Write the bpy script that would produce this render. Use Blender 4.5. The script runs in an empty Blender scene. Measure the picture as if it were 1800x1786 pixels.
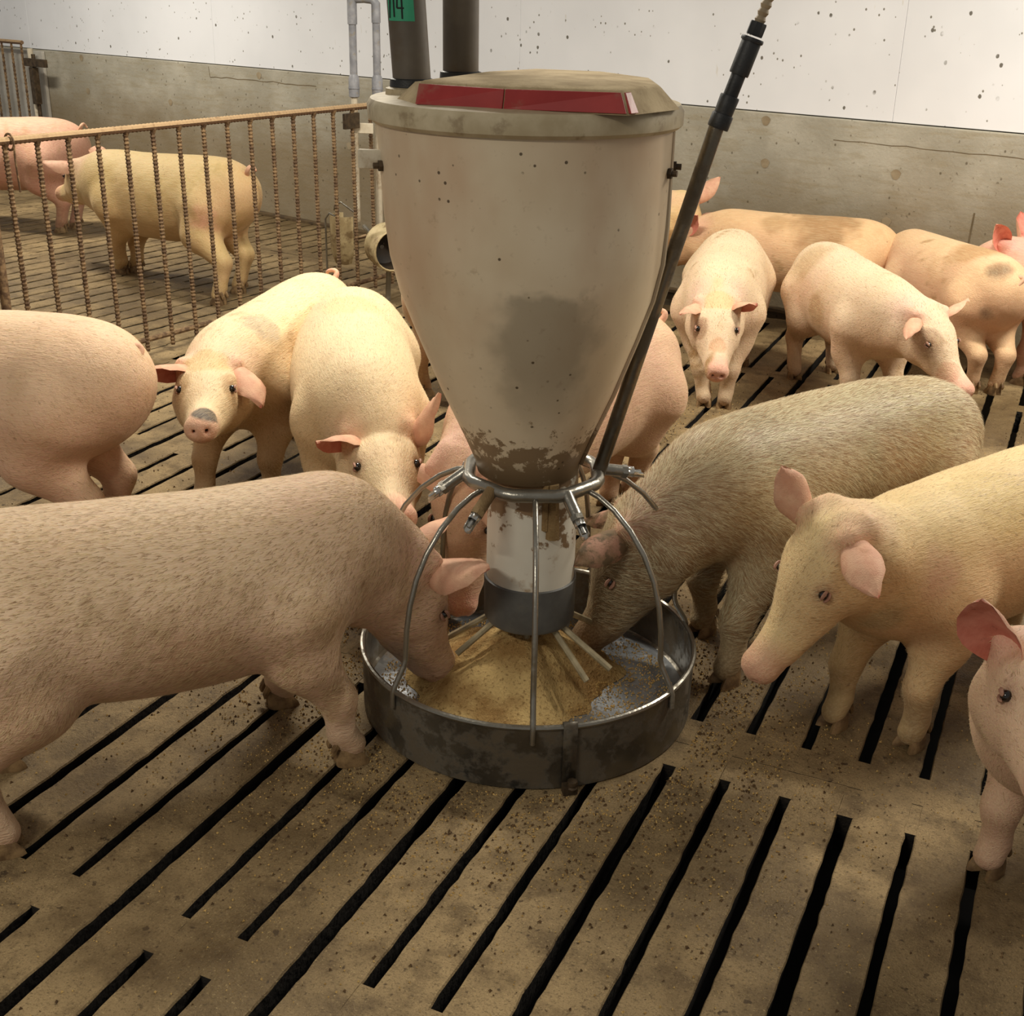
import bpy, bmesh, math, random, time
import numpy as np
import openvdb
from mathutils import Matrix, Vector
random.seed(7); RNG=np.random.default_rng(7)
SC=bpy.context.scene; COL=SC.collection; PI=math.pi
T0=time.time()
# ------------------------------------------------------------------ camera, world, lamps, exposure
cam=bpy.data.cameras.new('camera'); camo=bpy.data.objects.new('camera',cam); COL.objects.link(camo)
RX=np.array([[0.90767777,-0.18213423,0.3780849],[0.4190919,0.34620635,-0.83934686],[0.0219784,0.9203088,0.39057478]])
mw=Matrix([list(RX[0])+[0],list(RX[1])+[0],list(RX[2])+[1.55],[0,0,0,1]])
camo.matrix_world=mw; cam.sensor_fit='HORIZONTAL'; cam.sensor_width=36; cam.lens=2165/1800*36
cam.clip_start=.02; cam.clip_end=60
SC.camera=camo
SC.view_settings.view_transform='Standard'; SC.view_settings.look='None'; SC.view_settings.gamma=1
SC.view_settings.use_curve_mapping=False; SC.view_settings.exposure=0.12
w=bpy.data.worlds.new('barn_air'); SC.world=w; w.use_nodes=True
bg=w.node_tree.nodes['Background']; bg.inputs[0].default_value=(1.0,.95,.87,1); bg.inputs[1].default_value=.22
def lamp(name,loc,size,energy,col,rot=(0,0,0)):
    l=bpy.data.lights.new(name,'AREA'); l.shape='RECTANGLE'; l.size,l.size_y=size; l.energy=energy; l.color=col
    o=bpy.data.objects.new(name,l); COL.objects.link(o); o.location=loc; o.rotation_euler=rot; return o
WARM=(1,.93,.80)
lamp('ceiling_lamp',(.9,4.6,2.8),(1.2,.14),112,WARM)
lamp('ceiling_lamp',(-2.5,3.75,2.8),(1.2,.14),86,WARM)
lamp('ceiling_lamp',(-6.6,5.6,2.7),(1.2,.14),95,WARM)
lamp('ceiling_lamp',(-1.6,-1.0,2.9),(1.2,.14),58,WARM)
# ------------------------------------------------------------------ helpers
def link(o,parent=None):
    COL.objects.link(o)
    if parent is not None: o.parent=parent
    return o
def tag(o,label=None,cat=None,group=None,kind=None):
    if label: o['label']=label
    if cat: o['category']=cat
    if group: o['group']=group
    if kind: o['kind']=kind
    return o
def thing(name,label,cat,loc=(0,0,0),rotz=0,group=None):
    o=bpy.data.objects.new(name,None); COL.objects.link(o); o.location=loc; o.rotation_euler=(0,0,rotz); o.empty_display_size=.1
    return tag(o,label,cat,group)
class MB:
    """collects shapes; build() links them as one mesh object"""
    def __init__(s): s.v=[]; s.f=[]; s.m=[]
    def add(s,v,f,m=0):
        k=len(s.v); s.v+= [tuple(float(c) for c in p) for p in v]; s.f+=[tuple(i+k for i in q) for q in f]; s.m+=[m]*len(f); return s
    def box(s,c,d,rz=0,m=0,taper=1.):
        x,y,z=[a/2 for a in d]; ca,sa=math.cos(rz),math.sin(rz); v=[]
        for k in(-1,1):
            t=taper if k>0 else 1
            for i,j in((-1,-1),(1,-1),(1,1),(-1,1)):
                a,b=i*x*t,j*y*t; v.append((c[0]+a*ca-b*sa,c[1]+a*sa+b*ca,c[2]+k*z))
        return s.add(v,[(3,2,1,0),(4,5,6,7),(0,1,5,4),(1,2,6,5),(2,3,7,6),(3,0,4,7)],m)
    def lathe(s,prof,n=48,c=(0,0,0),a0=0,a1=2*PI,m=0,shift=None):
        full=abs(a1-a0-2*PI)<1e-6; k=n if full else n+1; v=[]
        for r,z in prof:
            dx,dy=shift(z) if shift else (0,0)
            for i in range(k):
                a=a0+(a1-a0)*i/n; v.append((c[0]+dx+r*math.cos(a),c[1]+dy+r*math.sin(a),c[2]+z))
        f=[]
        for j in range(len(prof)-1):
            for i in range(n):
                i2=(i+1)%k; f.append((j*k+i,j*k+i2,(j+1)*k+i2,(j+1)*k+i))
        return s.add(v,f,m)
    def tube(s,pts,r,n=10,cap=True,closed=False,m=0):
        P=[np.array(p,float) for p in pts]; N=len(P); R=r if hasattr(r,'__len__') else [r]*N
        up=None; v=[]; 
        for i in range(N):
            if closed: t=P[(i+1)%N]-P[i-1]
            else: t=P[min(i+1,N-1)]-P[max(i-1,0)]
            t=t/np.linalg.norm(t)
            if up is None:
                a=np.array([0,0,1.]) if abs(t[2])<.9 else np.array([1.,0,0]); up=np.cross(t,a)
            up=up-t*up.dot(t); up/=np.linalg.norm(up); w_=np.cross(t,up)
            for k in range(n):
                a=2*PI*k/n; v.append(P[i]+(up*math.cos(a)+w_*math.sin(a))*R[i])
        f=[]
        for i in range(N if closed else N-1):
            i2=(i+1)%N
            for k in range(n):
                k2=(k+1)%n; f.append((i*n+k,i*n+k2,i2*n+k2,i2*n+k))
        if cap and not closed: f.append(tuple(range(n))[::-1]); f.append(tuple((N-1)*n+k for k in range(n)))
        return s.add(v,f,m)
    def build(s,name,mats,parent=None,smooth=True,bevel=0):
        me=bpy.data.meshes.new(name); me.from_pydata(s.v,[],s.f); 
        for m in (mats if isinstance(mats,(list,tuple)) else [mats]): me.materials.append(m)
        if len(set(s.m))>1: me.polygons.foreach_set('material_index',s.m)
        bm=bmesh.new(); bm.from_mesh(me); bmesh.ops.recalc_face_normals(bm,faces=bm.faces); bm.to_mesh(me); bm.free()
        if smooth:
            me.polygons.foreach_set('use_smooth',[True]*len(me.polygons)); me.set_sharp_from_angle(angle=math.radians(38))
        me.update(); o=link(bpy.data.objects.new(name,me),parent)
        if bevel:
            b=o.modifiers.new('bevel','BEVEL'); b.width=bevel; b.segments=2; b.limit_method='ANGLE'
        return o
# ------------------------------------------------------------------ materials
def L(r,g,b): return tuple(((c/255)/12.92 if c/255<=.04045 else ((c/255+.055)/1.055)**2.4) for c in (r,g,b))+(1,)
class NT:
    def __init__(s,name,rough=.7,metal=0.,spec=.4):
        s.mat=bpy.data.materials.new(name); s.mat.use_nodes=True; s.t=s.mat.node_tree; s.n=s.t.nodes; s.b=s.n['Principled BSDF']
        s.b.inputs['Roughness'].default_value=rough; s.b.inputs['Metallic'].default_value=metal; s.b.inputs['Specular IOR Level'].default_value=spec
    def node(s,ty,**k):
        q=s.n.new(ty)
        for a,v in k.items(): setattr(q,a,v)
        return q
    def put(s,sock,val):
        if isinstance(val,bpy.types.NodeSocket): s.t.links.new(val,sock)
        elif isinstance(val,tuple) and len(val)==3 and sock.type=='RGBA': sock.default_value=val+(1,)
        else: sock.default_value=val
    def pos(s): return s.node('ShaderNodeNewGeometry').outputs['Position']
    def obj(s): return s.node('ShaderNodeTexCoord').outputs['Object']
    def attr(s,n): return s.node('ShaderNodeAttribute',attribute_name=n).outputs['Color']
    def map(s,v,scale=(1,1,1),rot=(0,0,0),loc=(0,0,0)):
        q=s.node('ShaderNodeMapping'); s.put(q.inputs['Vector'],v); q.inputs['Scale'].default_value=scale; q.inputs['Rotation'].default_value=rot; q.inputs['Location'].default_value=loc; return q.outputs[0]
    def noise(s,v,scale,detail=4,rough=.55,dist=0.):
        q=s.node('ShaderNodeTexNoise'); s.put(q.inputs['Vector'],v); q.inputs['Scale'].default_value=scale; q.inputs['Detail'].default_value=detail; q.inputs['Roughness'].default_value=rough; q.inputs['Distortion'].default_value=dist; return q.outputs['Fac']
    def vor(s,v,scale,feature='F1',rnd=1.):
        q=s.node('ShaderNodeTexVoronoi',feature=feature); s.put(q.inputs['Vector'],v); q.inputs['Scale'].default_value=scale; q.inputs['Randomness'].default_value=rnd; return q.outputs['Distance']
    def ramp(s,f,a,b,lo=0.,hi=1.,smooth=True):
        q=s.node('ShaderNodeMapRange',interpolation_type='SMOOTHSTEP' if smooth else 'LINEAR'); s.put(q.inputs['Value'],f); q.inputs['From Min'].default_value=a; q.inputs['From Max'].default_value=b; q.inputs['To Min'].default_value=lo; q.inputs['To Max'].default_value=hi; return q.outputs[0]
    def math(s,op,a,b=0.,c=None):
        q=s.node('ShaderNodeMath',operation=op); s.put(q.inputs[0],a); s.put(q.inputs[1],b)
        if c is not None: s.put(q.inputs[2],c)
        return q.outputs[0]
    def mix(s,f,a,b,mode='MIX'):
        q=s.node('ShaderNodeMix',data_type='RGBA',blend_type=mode); s.put(q.inputs[0],f); s.put(q.inputs[6],a); s.put(q.inputs[7],b); return q.outputs[2]
    def sep(s,v):
        q=s.node('ShaderNodeSeparateXYZ'); s.put(q.inputs[0],v); return q.outputs
    def color(s,c): s.put(s.b.inputs['Base Color'],c)
    def rough(s,c): s.put(s.b.inputs['Roughness'],c)
    def bump(s,h,dist=.002,strength=1.,prev=None):
        q=s.node('ShaderNodeBump'); s.put(q.inputs['Height'],h); q.inputs['Distance'].default_value=dist; q.inputs['Strength'].default_value=strength
        if prev is not None: s.put(q.inputs['Normal'],prev)
        s.put(s.b.inputs['Normal'],q.outputs[0]); return q.outputs[0]
M={}
def mat_floor():
    m=NT('slat_concrete',.72,0,.35); p=m.pos()
    n1=m.noise(p,1.7,6,.6); n2=m.noise(p,11,6,.65); n3=m.noise(p,75,5,.7); n4=m.noise(p,320,2,.5)
    c=m.mix(m.ramp(n1,.35,.68),L(112,93,62),L(168,144,104))
    c=m.mix(m.ramp(n2,.42,.72,0,.75),c,L(82,64,40))
    c=m.mix(m.ramp(n3,.56,.70,0,.7),c,L(58,42,24))
    c=m.mix(m.ramp(m.vor(p,120),.10,.02,0,.85),c,L(196,168,104))
    c=m.mix(m.ramp(m.noise(p,42,2),.66,.72,0,.8),c,L(60,45,28))
    g=m.noise(p,210,4,.75); c=m.mix(m.ramp(g,.50,.66,0,.55),c,L(72,56,34)); c=m.mix(m.ramp(m.noise(m.map(p,loc=(9,4,1)),190,4,.75),.58,.70,0,.55),c,L(208,184,132))
    c=m.mix(m.ramp(m.noise(m.map(p,loc=(2,7,1)),3.2,5,.6),.5,.7,0,.45),c,L(88,68,40))
    m.color(c); m.rough(m.ramp(n1,.35,.65,.5,.82))
    b=m.bump(n3,.006,.8); b=m.bump(n4,.002,.8,b); m.bump(n2,.012,.5,b); return m.mat
def mat_side_shade():
    m=NT('slat_side_shade',.85); p=m.pos(); m.color(m.mix(m.noise(p,40,4),L(40,32,22),L(14,11,8))); m.bump(m.noise(p,60,5),.01,1); return m.mat  # slat sides near black: the shade inside the slots is painted into the colour
def mat_wallc():
    m=NT('wall_concrete',.8,0,.3); p=m.pos(); z=m.sep(p)[2]
    n=m.noise(p,3,6,.6); fine=m.noise(p,60,4,.6); streak=m.noise(m.map(p,(2,2,14)),3,5,.6)
    c=m.mix(m.ramp(n,.35,.7),L(160,155,140),L(184,179,164))
    c=m.mix(m.ramp(streak,.45,.7,0,.45),c,L(150,138,110))
    low=m.ramp(m.math('ADD',z,m.math('MULTIPLY',m.noise(p,2.2,5,.6),.5)),1.15,.62)
    c=m.mix(m.math('MULTIPLY',low,.7),c,L(118,98,64))
    c=m.mix(m.ramp(m.vor(m.map(p,(1,1,.8)),17),.13,.05,0,.75),c,L(84,72,52))
    c=m.mix(m.ramp(m.noise(p,45,3),.66,.73,0,.6),c,L(96,84,64))
    m.color(c); m.bump(fine,.004,.6); return m.mat
def mat_white():
    m=NT('white_wall_panel',.45,0,.4); p=m.pos()
    c=m.mix(m.ramp(m.noise(p,1.5,3),.3,.7),L(228,230,234),L(238,240,244))
    d=m.noise(m.map(p,(1,1,1)),4,2); 
    sp=m.math('ADD',m.vor(m.map(p,(1,1,.8)),13.),m.math('MULTIPLY',m.noise(p,70,3),.08))
    c=m.mix(m.math('MULTIPLY',m.ramp(sp,.165,.13),m.ramp(m.noise(m.map(p,loc=(5,5,5)),6,3),.46,.56)),c,L(112,108,100))
    sp2=m.vor(m.map(p,(1,1,.8),loc=(3,1,2)),30.)
    c=m.mix(m.math('MULTIPLY',m.ramp(sp2,.17,.12),m.ramp(m.noise(p,7,2),.52,.6)),c,L(130,126,116))
    c=m.mix(m.ramp(m.noise(m.map(p,(6,6,1)),9,2),.72,.80,0,.4),c,L(200,192,170))
    m.color(c); return m.mat
def mat_rust():
    m=NT('dirty_rebar',.8,.15); p=m.pos()
    c=m.mix(m.ramp(m.noise(p,40,4),.4,.62),L(96,74,54),L(142,116,84)); m.color(c); m.bump(m.noise(p,150,3),.003,.7); return m.mat
def mat_rail():
    m=NT('pale_top_rail',.85); p=m.pos()
    up=m.ramp(m.sep(m.node('ShaderNodeNewGeometry').outputs['Normal'])[2],-.2,.5)  # paler on upward faces, browner below
    c=m.mix(up,L(104,78,56),L(176,148,112)); c=m.mix(m.ramp(m.noise(p,35,4),.5,.75,0,.6),c,L(120,92,64)); m.color(c); return m.mat
def mat_plain(name,c1,c2,rough,metal=0,scale=12,spec=.5,b=0.,dirt=None):
    m=NT(name,rough,metal,spec); p=m.pos(); c=m.mix(m.ramp(m.noise(p,scale,5,.6),.35,.68),L(*c1),L(*c2))
    if dirt: c=m.mix(m.ramp(m.noise(p,dirt[1],5,.65),dirt[2],dirt[2]+.12,0,dirt[3]),c,L(*dirt[0]))
    m.color(c)
    if b: m.bump(m.noise(p,scale*12,3),b,.6)
    return m.mat
def mat_hopper():
    m=NT('cream_plastic',.42,0,.45); p=m.obj(); x,y,z=m.sep(p)
    c=m.mix(m.ramp(m.noise(p,5,3),.3,.7),L(208,190,160),L(218,202,174))
    c=m.mix(m.ramp(m.noise(m.map(p,(1,1,.5)),3.5,4),.42,.68,0,.55),c,L(184,146,112)); c=m.mix(m.ramp(m.noise(p,40,4,.7),.58,.75,0,.35),c,L(150,124,92))
    # damp feed packed against the wall inside shows through as a grey patch with a soft edge
    side=m.math('ADD',m.math('MULTIPLY',x,.906),m.math('MULTIPLY',y,.423))
    front=m.math('SUBTRACT',m.math('MULTIPLY',x,.423),m.math('MULTIPLY',y,.906))
    nz=m.math('MULTIPLY',m.math('SUBTRACT',m.noise(p,14,3),.5),.10)
    e1=m.math('ADD',m.math('ABSOLUTE',m.math('SUBTRACT',side,.005)),m.math('MULTIPLY',m.math('ABSOLUTE',m.math('SUBTRACT',z,.93)),.30))
    msk=m.ramp(m.math('ADD',e1,nz),.140,.075)
    zt=m.ramp(m.math('ADD',z,nz),1.035,1.01); zb=m.ramp(z,.66,.86); msk=m.math('MULTIPLY',m.math('MULTIPLY',msk,zt),m.math('MULTIPLY',zb,m.ramp(front,0,.05)))
    c=m.mix(m.math('MULTIPLY',msk,.55),c,L(126,116,98))
    # caked feed and dung at the throat
    nn=m.noise(p,26,6,.7); lim=m.ramp(z,.60,.80,.36,.74)
    dirt=m.ramp(m.math('SUBTRACT',nn,lim),0,.06); c=m.mix(m.math('MULTIPLY',dirt,.85),c,L(112,86,54))
    c=m.mix(m.ramp(z,.66,.57,0,.8),c,L(84,66,42))
    c=m.mix(m.ramp(m.vor(p,26),.10,.06,0,.9),c,L(86,66,42)) if False else c
    spk=m.math('MULTIPLY',m.ramp(m.vor(p,34),.13,.08),m.ramp(m.noise(p,9,2),.52,.6)); c=m.mix(m.math('MULTIPLY',spk,.9),c,L(70,54,34))
    rub=m.ramp(m.math('ABSOLUTE',m.math('SUBTRACT',side,.235)),.02,.008); c=m.mix(m.math('MULTIPLY',m.math('MULTIPLY',rub,m.ramp(front,-.05,.05)),.45),c,L(150,132,104))
    m.color(c); m.bump(m.noise(p,6,4),.004,.3); return m.mat
def mat_tube():
    m=NT('stained_white_tube',.4,0,.45); p=m.obj(); z=m.sep(p)[2]
    c=m.mix(m.ramp(m.noise(p,5,3),.3,.7),L(214,208,192),L(226,222,208))
    n=m.noise(p,13,6,.65); lim=m.ramp(z,.42,.56,.60,.38); c=m.mix(m.math('MULTIPLY',m.ramp(m.math('SUBTRACT',n,lim),0,.05),.9),c,L(122,90,52))
    n2=m.noise(m.map(p,loc=(4,2,1)),8,5,.6); c=m.mix(m.math('MULTIPLY',m.ramp(n2,.54,.66),m.ramp(z,.44,.36)),c,L(150,108,44))
    m.color(c); return m.mat
def mat_steel(name,c1,c2,rough,dirt,amt=.7,thr=.45):
    m=NT(name,rough,.85,.5); p=m.pos(); n=m.noise(p,16,6,.65)
    c=m.mix(m.ramp(m.noise(p,5,3),.3,.7),L(*c1),L(*c2)); dm=m.ramp(n,thr,thr+.15,0,amt)
    c=m.mix(dm,c,L(*dirt)); m.color(c); m.put(m.b.inputs['Metallic'],m.ramp(n,thr,thr+.15,.85,.1)); m.rough(m.ramp(n,thr,thr+.15,rough,.85))
    m.bump(m.noise(p,70,3),.002,.5); return m.mat
def mat_feed():
    m=NT('ground_feed',.9,0,.2); p=m.pos(); n=m.noise(p,130,4,.6)
    c=m.mix(m.ramp(m.noise(p,9,4),.35,.65),L(208,178,120),L(156,122,74)); c=m.mix(m.ramp(n,.52,.7,0,.7),c,L(110,78,38)); c=m.mix(m.ramp(m.vor(p,170),.2,.05,0,.8),c,L(226,192,122))
    m.color(c); m.bump(n,.008,.9); return m.mat
def mat_pig(name,fine=1.,grime=.3,gc=(120,92,52)):
    m=NT(name,.62,0,.35); a=m.attr('tint'); p=m.obj()
    hair=m.noise(m.map(p,(16,190,190),(0,.35,0)),1.,3,.6); hair2=m.noise(m.map(p,(60,420,420),(0,.5,0)),1.,2,.5)
    c=m.mix(m.ramp(hair,.38,.66,0,.34),a,m.mix(.5,a,L(246,226,182)))
    c=m.mix(m.ramp(hair2,.5,.72,0,.26),c,m.mix(.5,a,L(150,112,78)))
    c=m.mix(m.ramp(m.noise(p,7,5,.62),.52,.72,0,grime),c,L(*gc))
    c=m.mix(m.ramp(m.noise(p,60,3,.6),.66,.74,0,.5),c,L(130,96,64))
    m.color(c); b=m.bump(hair,.0034*fine,.55); b=m.bump(hair2,.0022,.7,b); m.bump(m.noise(p,22,4),.010,.35,b)
    m.put(m.b.inputs['Subsurface Weight'],.12); m.b.inputs['Subsurface Radius'].default_value=(.02,.008,.004); m.b.inputs['Subsurface Scale'].default_value=.4
    m.put(m.b.inputs['Sheen Weight'],.25); m.b.inputs['Sheen Tint'].default_value=L(250,230,190); m.b.inputs['Sheen Roughness'].default_value=.4
    return m.mat
M['floor']=mat_floor(); M['edge']=mat_side_shade(); M['wallc']=mat_wallc(); M['white']=mat_white(); M['rebar']=mat_rust(); M['rail']=mat_rail()
M['pit']=mat_plain('pit_dark',(10,8,6),(20,16,11),.9)
M['hopper']=mat_hopper(); M['tube']=mat_tube(); M['feed']=mat_feed()
M['rim']=mat_plain('dusty_cream_rim',(168,152,120),(194,180,150),.6,0,10,.4,0,((120,100,70),14,.55,.6))
M['lidtan']=mat_plain('dust_covered_lid',(158,138,104),(188,168,132),.85,0,14,.3,.002,((110,90,62),60,.62,.7))
M['red']=mat_plain('red_plastic',(150,36,34),(166,48,44),.45,0,8,.5,0,((150,96,78),9,.52,.6))
M['sleeve']=mat_plain('grey_sleeve',(86,86,84),(106,106,102),.45,0,10,.5,0,((120,110,92),12,.55,.3))
M['steel']=mat_steel('trough_steel',(96,92,84),(132,128,118),.38,(84,70,48),.75,.45)
M['bright']=mat_steel('stainless_rod',(138,134,124),(160,156,146),.3,(112,96,70),.7,.56)
M['chrome']=mat_steel('chrome_nipple',(190,188,182),(214,212,206),.16,(130,110,80),.5,.66)
M['pan']=mat_steel('wet_pan_steel',(150,154,158),(190,194,198),.34,(128,104,66),.8,.56)
M['pole']=mat_steel('lance_steel',(92,86,74),(120,112,98),.35,(84,74,58),.6,.45)
M['black']=mat_plain('black_rubber',(24,25,26),(42,43,44),.5,0,20,.5,.001)
M['hose']=mat_plain('ribbed_hose',(150,132,106),(176,158,128),.6,0,20)
M['pipe_dark']=mat_plain('dusty_feed_pipe',(88,80,70),(122,112,96),.5,0,4,.4,0,((86,72,54),6,.5,.6))
M['pvc']=mat_plain('grey_pvc',(132,134,140),(160,161,166),.45,0,20,.5,0,((150,138,112),30,.55,.5))
M['pvcw']=mat_plain('dusty_white_pvc',(196,184,160),(216,206,184),.6,0,14,.4,0,((150,124,90),10,.5,.6))
M['bowl']=mat_plain('cast_bowl',(170,150,110),(200,182,140),.6,.2,16,.5,.002,((110,84,50),14,.5,.7))
M['dark']=mat_plain('bowl_inside',(34,26,18),(60,48,34),.6)
M['tape']=mat_plain('green_tape',(52,150,112),(64,164,124),.5)
M['ink']=mat_plain('black_ink',(14,20,18),(20,26,22),.6)
M['eye']=mat_plain('pig_eye',(16,11,9),(26,18,14),.08,0,8,.8)
M['hoof']=mat_plain('horn_hoof',(98,74,48),(150,122,84),.55,0,30,.4,.001)
M['bolt']=mat_plain('dirty_bolt',(60,48,34),(90,74,54),.6,.4,30)
M['board']=mat_plain('grey_door_board',(176,170,158),(196,192,182),.6,0,5)
# ------------------------------------------------------------------ the setting
WA=np.array([-.314,6.165]); WD=np.array([-.97018884,.24235018]); WN=np.array([-.24235018,-.97018884])
WROT=math.atan2(WD[1],WD[0])
def wp(s,z,off=0): q=WA+WD*s+WN*off; return np.array([q[0],q[1],z])
def wall_y(x): return WA[1]+(x-WA[0])*WD[1]/WD[0]
def wall_box(name,s0,s1,z0,z1,o0,o1,mat,parent=None,bevel=0):
    b=MB(); c=(wp(s0,z0,o0)+wp(s1,z1,o1))/2; b.box(c,(abs(s1-s0),abs(o1-o0),z1-z0),WROT); return b.build(name,mat,parent,False,bevel)
wall=thing('wall_back',None,None); del_=0
wall['kind']='structure'
wall_box('concrete_base',-4.2,12,-.65,.985,0,-.2,M['wallc'],wall,.006)
seams=[-4.2,-1.66,.618,2.893,5.65,8.0,12]
for a,b_ in zip(seams[:-1],seams[1:]):
    wall_box('wall_panel',a+.0005,b_-.0005,.99,3.1,-.012,-.05,M['white'],wall,.002)
wall_box('backing_board',-4.2,12,.985,3.1,-.055,-.2,M['board'],wall)
pb=MB()
for s,z in((1.277,.945),(1.258,.737),(.558,.753),(.573,.526),(5.169,.94),(6.183,.693),(7.232,.706),(7.274,.95),(-.9,.75),(3.4,.80),(2.3,.76),(4.3,.55)):
    p=wp(s,z,.002); r=.024; v=[p+np.array([WD[0],WD[1],0])*r*math.cos(a)*(1+.15*math.sin(3*a))+np.array([0,0,1])*r*math.sin(a) for a in np.linspace(0,2*PI,15)[:-1]]
    pb.add(v,[tuple(range(14))])
mm=mat_plain('tie_plug',(138,122,96),(160,146,120),.85)
pb.build('tie_hole_plug',mm,wall,False)['kind']='stuff'
# formwork lines and cracks in the concrete: thin recessed strips laid as dark filler
cr=MB()
def crack(pts,w_=.004):
    for (s0,z0),(s1,z1) in zip(pts[:-1],pts[1:]):
        a=wp(s0,z0,.0015); b_=wp(s1,z1,.0015); n=np.array([0,0,w_/2]) if abs(s1-s0)>abs(z1-z0) else np.array([WD[0],WD[1],0])*w_/2
        cr.add([a-n,a+n,b_+n,b_-n],[(0,1,2,3)])
def wig(s0,s1,z,n,amp): return [(s0+(s1-s0)*i/n,z+RNG.normal()*amp) for i in range(n+1)]
crack(wig(4.6,5.7,.905,18,.004),.005); crack(wig(-.6,.9,.885,20,.003),.003); crack([(.16,.0),(.165,.3),(.155,.62)],.008); crack([(5.7,.90),(5.71,.97)],.004)
cr.build('crack',mat_plain('crack_dark',(98,84,60),(120,104,78),.9),wall,False)['kind']='stuff'
wall_box('baseboard_back',-4.0,7.7,0,.015,.001,.06,mat_plain('dark_base_line',(70,54,34),(100,80,50),.9))['kind']='structure'  # low dark brown strip along the wall foot
# a plain board door in the back wall behind the far gate
dr=wall_box('door_1',7.78,9.3,.02,.975,.004,.03,M['board'],None,.004); dr['kind']='structure'
floor=thing('floor',None,None); floor['kind']='structure'
PITCH=.1272; SX0=-.600
def slat_mesh(name,wd,ln,seed,nl=26):
    r=np.random.default_rng(seed); prof=[(-1,-.09,.75),(-1,-.004,1),(-1,0,.955),(1,0,.955),(1,-.004,1),(1,-.09,.75)]
    v=[];f=[];mi=[]
    jl=np.cumsum(r.normal(size=nl+1))*.00010+r.normal(size=nl+1)*.0009; jr=np.cumsum(r.normal(size=nl+1))*.00010+r.normal(size=nl+1)*.0009
    for i in range(nl+1):
        y=ln*i/nl; zz=r.normal()*.0006
        for s,z,k in prof:
            j=jl[i] if s<0 else jr[i]
            v.append((s*wd/2*k+(j if z>-.05 else 0),y,z+(zz if z>-.05 else 0)))
    for i in range(nl):
        for k in range(5):
            f.append((i*6+k,i*6+k+1,(i+1)*6+k+1,(i+1)*6+k)); mi.append(0 if k in(1,2,3) else 1)
    f.append(tuple(range(6))[::-1]); f.append(tuple(nl*6+k for k in range(6))); mi+=[1,1]
    me=bpy.data.meshes.new(name); me.from_pydata(v,[],f); me.materials.append(M['floor']); me.materials.append(M['edge']); me.polygons.foreach_set('material_index',mi)
    bm=bmesh.new(); bm.from_mesh(me); bmesh.ops.recalc_face_normals(bm,faces=bm.faces); bm.to_mesh(me); bm.free(); return me
_cache={}
def slat(x,y,wd,ln,rz=0,dz=0.,org=None):
    key=(round(wd,4),round(ln,2),random.randrange(4))
    if key not in _cache: _cache[key]=slat_mesh('slat',wd,ln,hash(key)%1000,max(6,int(ln*34)))
    o=bpy.data.objects.new('slat',_cache[key]); link(o,floor); o.location=(x,y,dz); o.rotation_euler=(0,0,rz); return o
def rib_build(b):
    b.m=[0 if i%6==1 else 1 for i in range(len(b.f))]; return b.build('cross_rib',[M['floor'],M['edge']],floor,False)
def slotw(k): return .028 if k%3==0 else .0215
F0=np.array([-3.728,3.559]); F1=np.array([-3.407,5.673]); FD=(F1-F0)/np.linalg.norm(F1-F0); FN=np.array([-FD[1],FD[0]])   # FN points left, into the far pen
def fence_x(y): return F0[0]+(y-F0[1])*FD[0]/FD[1]
rows=[.32,2.29,4.26]
for ri,y0 in enumerate(rows):
    ribs=MB()
    for k in range(-25,12):
        xl=SX0+PITCH*k+slotw(k)/2; xr=SX0+PITCH*(k+1)-slotw(k+1)/2; xc=(xl+xr)/2
        if xl<fence_x(y0+1.97)+.05: continue
        ln=min(1.9688,wall_y(xr)-y0-.01)
        if ln<.2: continue
        slat(xc,y0+.0007,xr-xl,ln,0,random.uniform(-.001,.001))
        xs=SX0+PITCH*k; w2=slotw(k)
        if xs<fence_x(y0+1.97)+.05: continue
        for a,b_,z in((0,.10,0),(.938,1.032,1),(1.868,1.968,0)):
            if z and k%3==0 and k!=-12: continue
            b2=min(b_,wall_y(xs)-y0-.01)
            if b2-a<.02: continue
            a+=random.uniform(-.006,.006)*(a>0); b2+=random.uniform(-.006,.006)*(b_<1.9)
            ribs.box((xs,y0+(a+b2)/2,-.0455),(w2+.006,b2-a,.09))
    rib_build(ribs)
# far pen: slats run parallel to the fence
fz=math.atan2(-FD[0],FD[1])
for t0 in (-1.3,.67,2.64):
    ribs=MB()
    for q in range(0,36):
        c=F0+FN*(.10+PITCH*(q+.5))+FD*t0
        t1=1.966
        # stop at the wall
        while t1>0 and (lambda e:e[1]>wall_y(e[0])-.02)(c+FD*t1): t1-=.05
        if t1<.15: continue
        slat(c[0],c[1],PITCH-.020,t1,fz,random.uniform(-.001,.001))
        for a,b_ in((0,.1),(.938,1.032),(1.868,1.966)):
            if b_>t1: b_=t1
            if b_-a<.02 : continue
            if q%3==0 and a==.938: continue
            e=F0+FN*(.10+PITCH*q)+FD*(t0+(a+b_)/2); ribs.box((e[0],e[1],-.0455),(.026,b_-a,.09),fz)
    rib_build(ribs)
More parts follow.
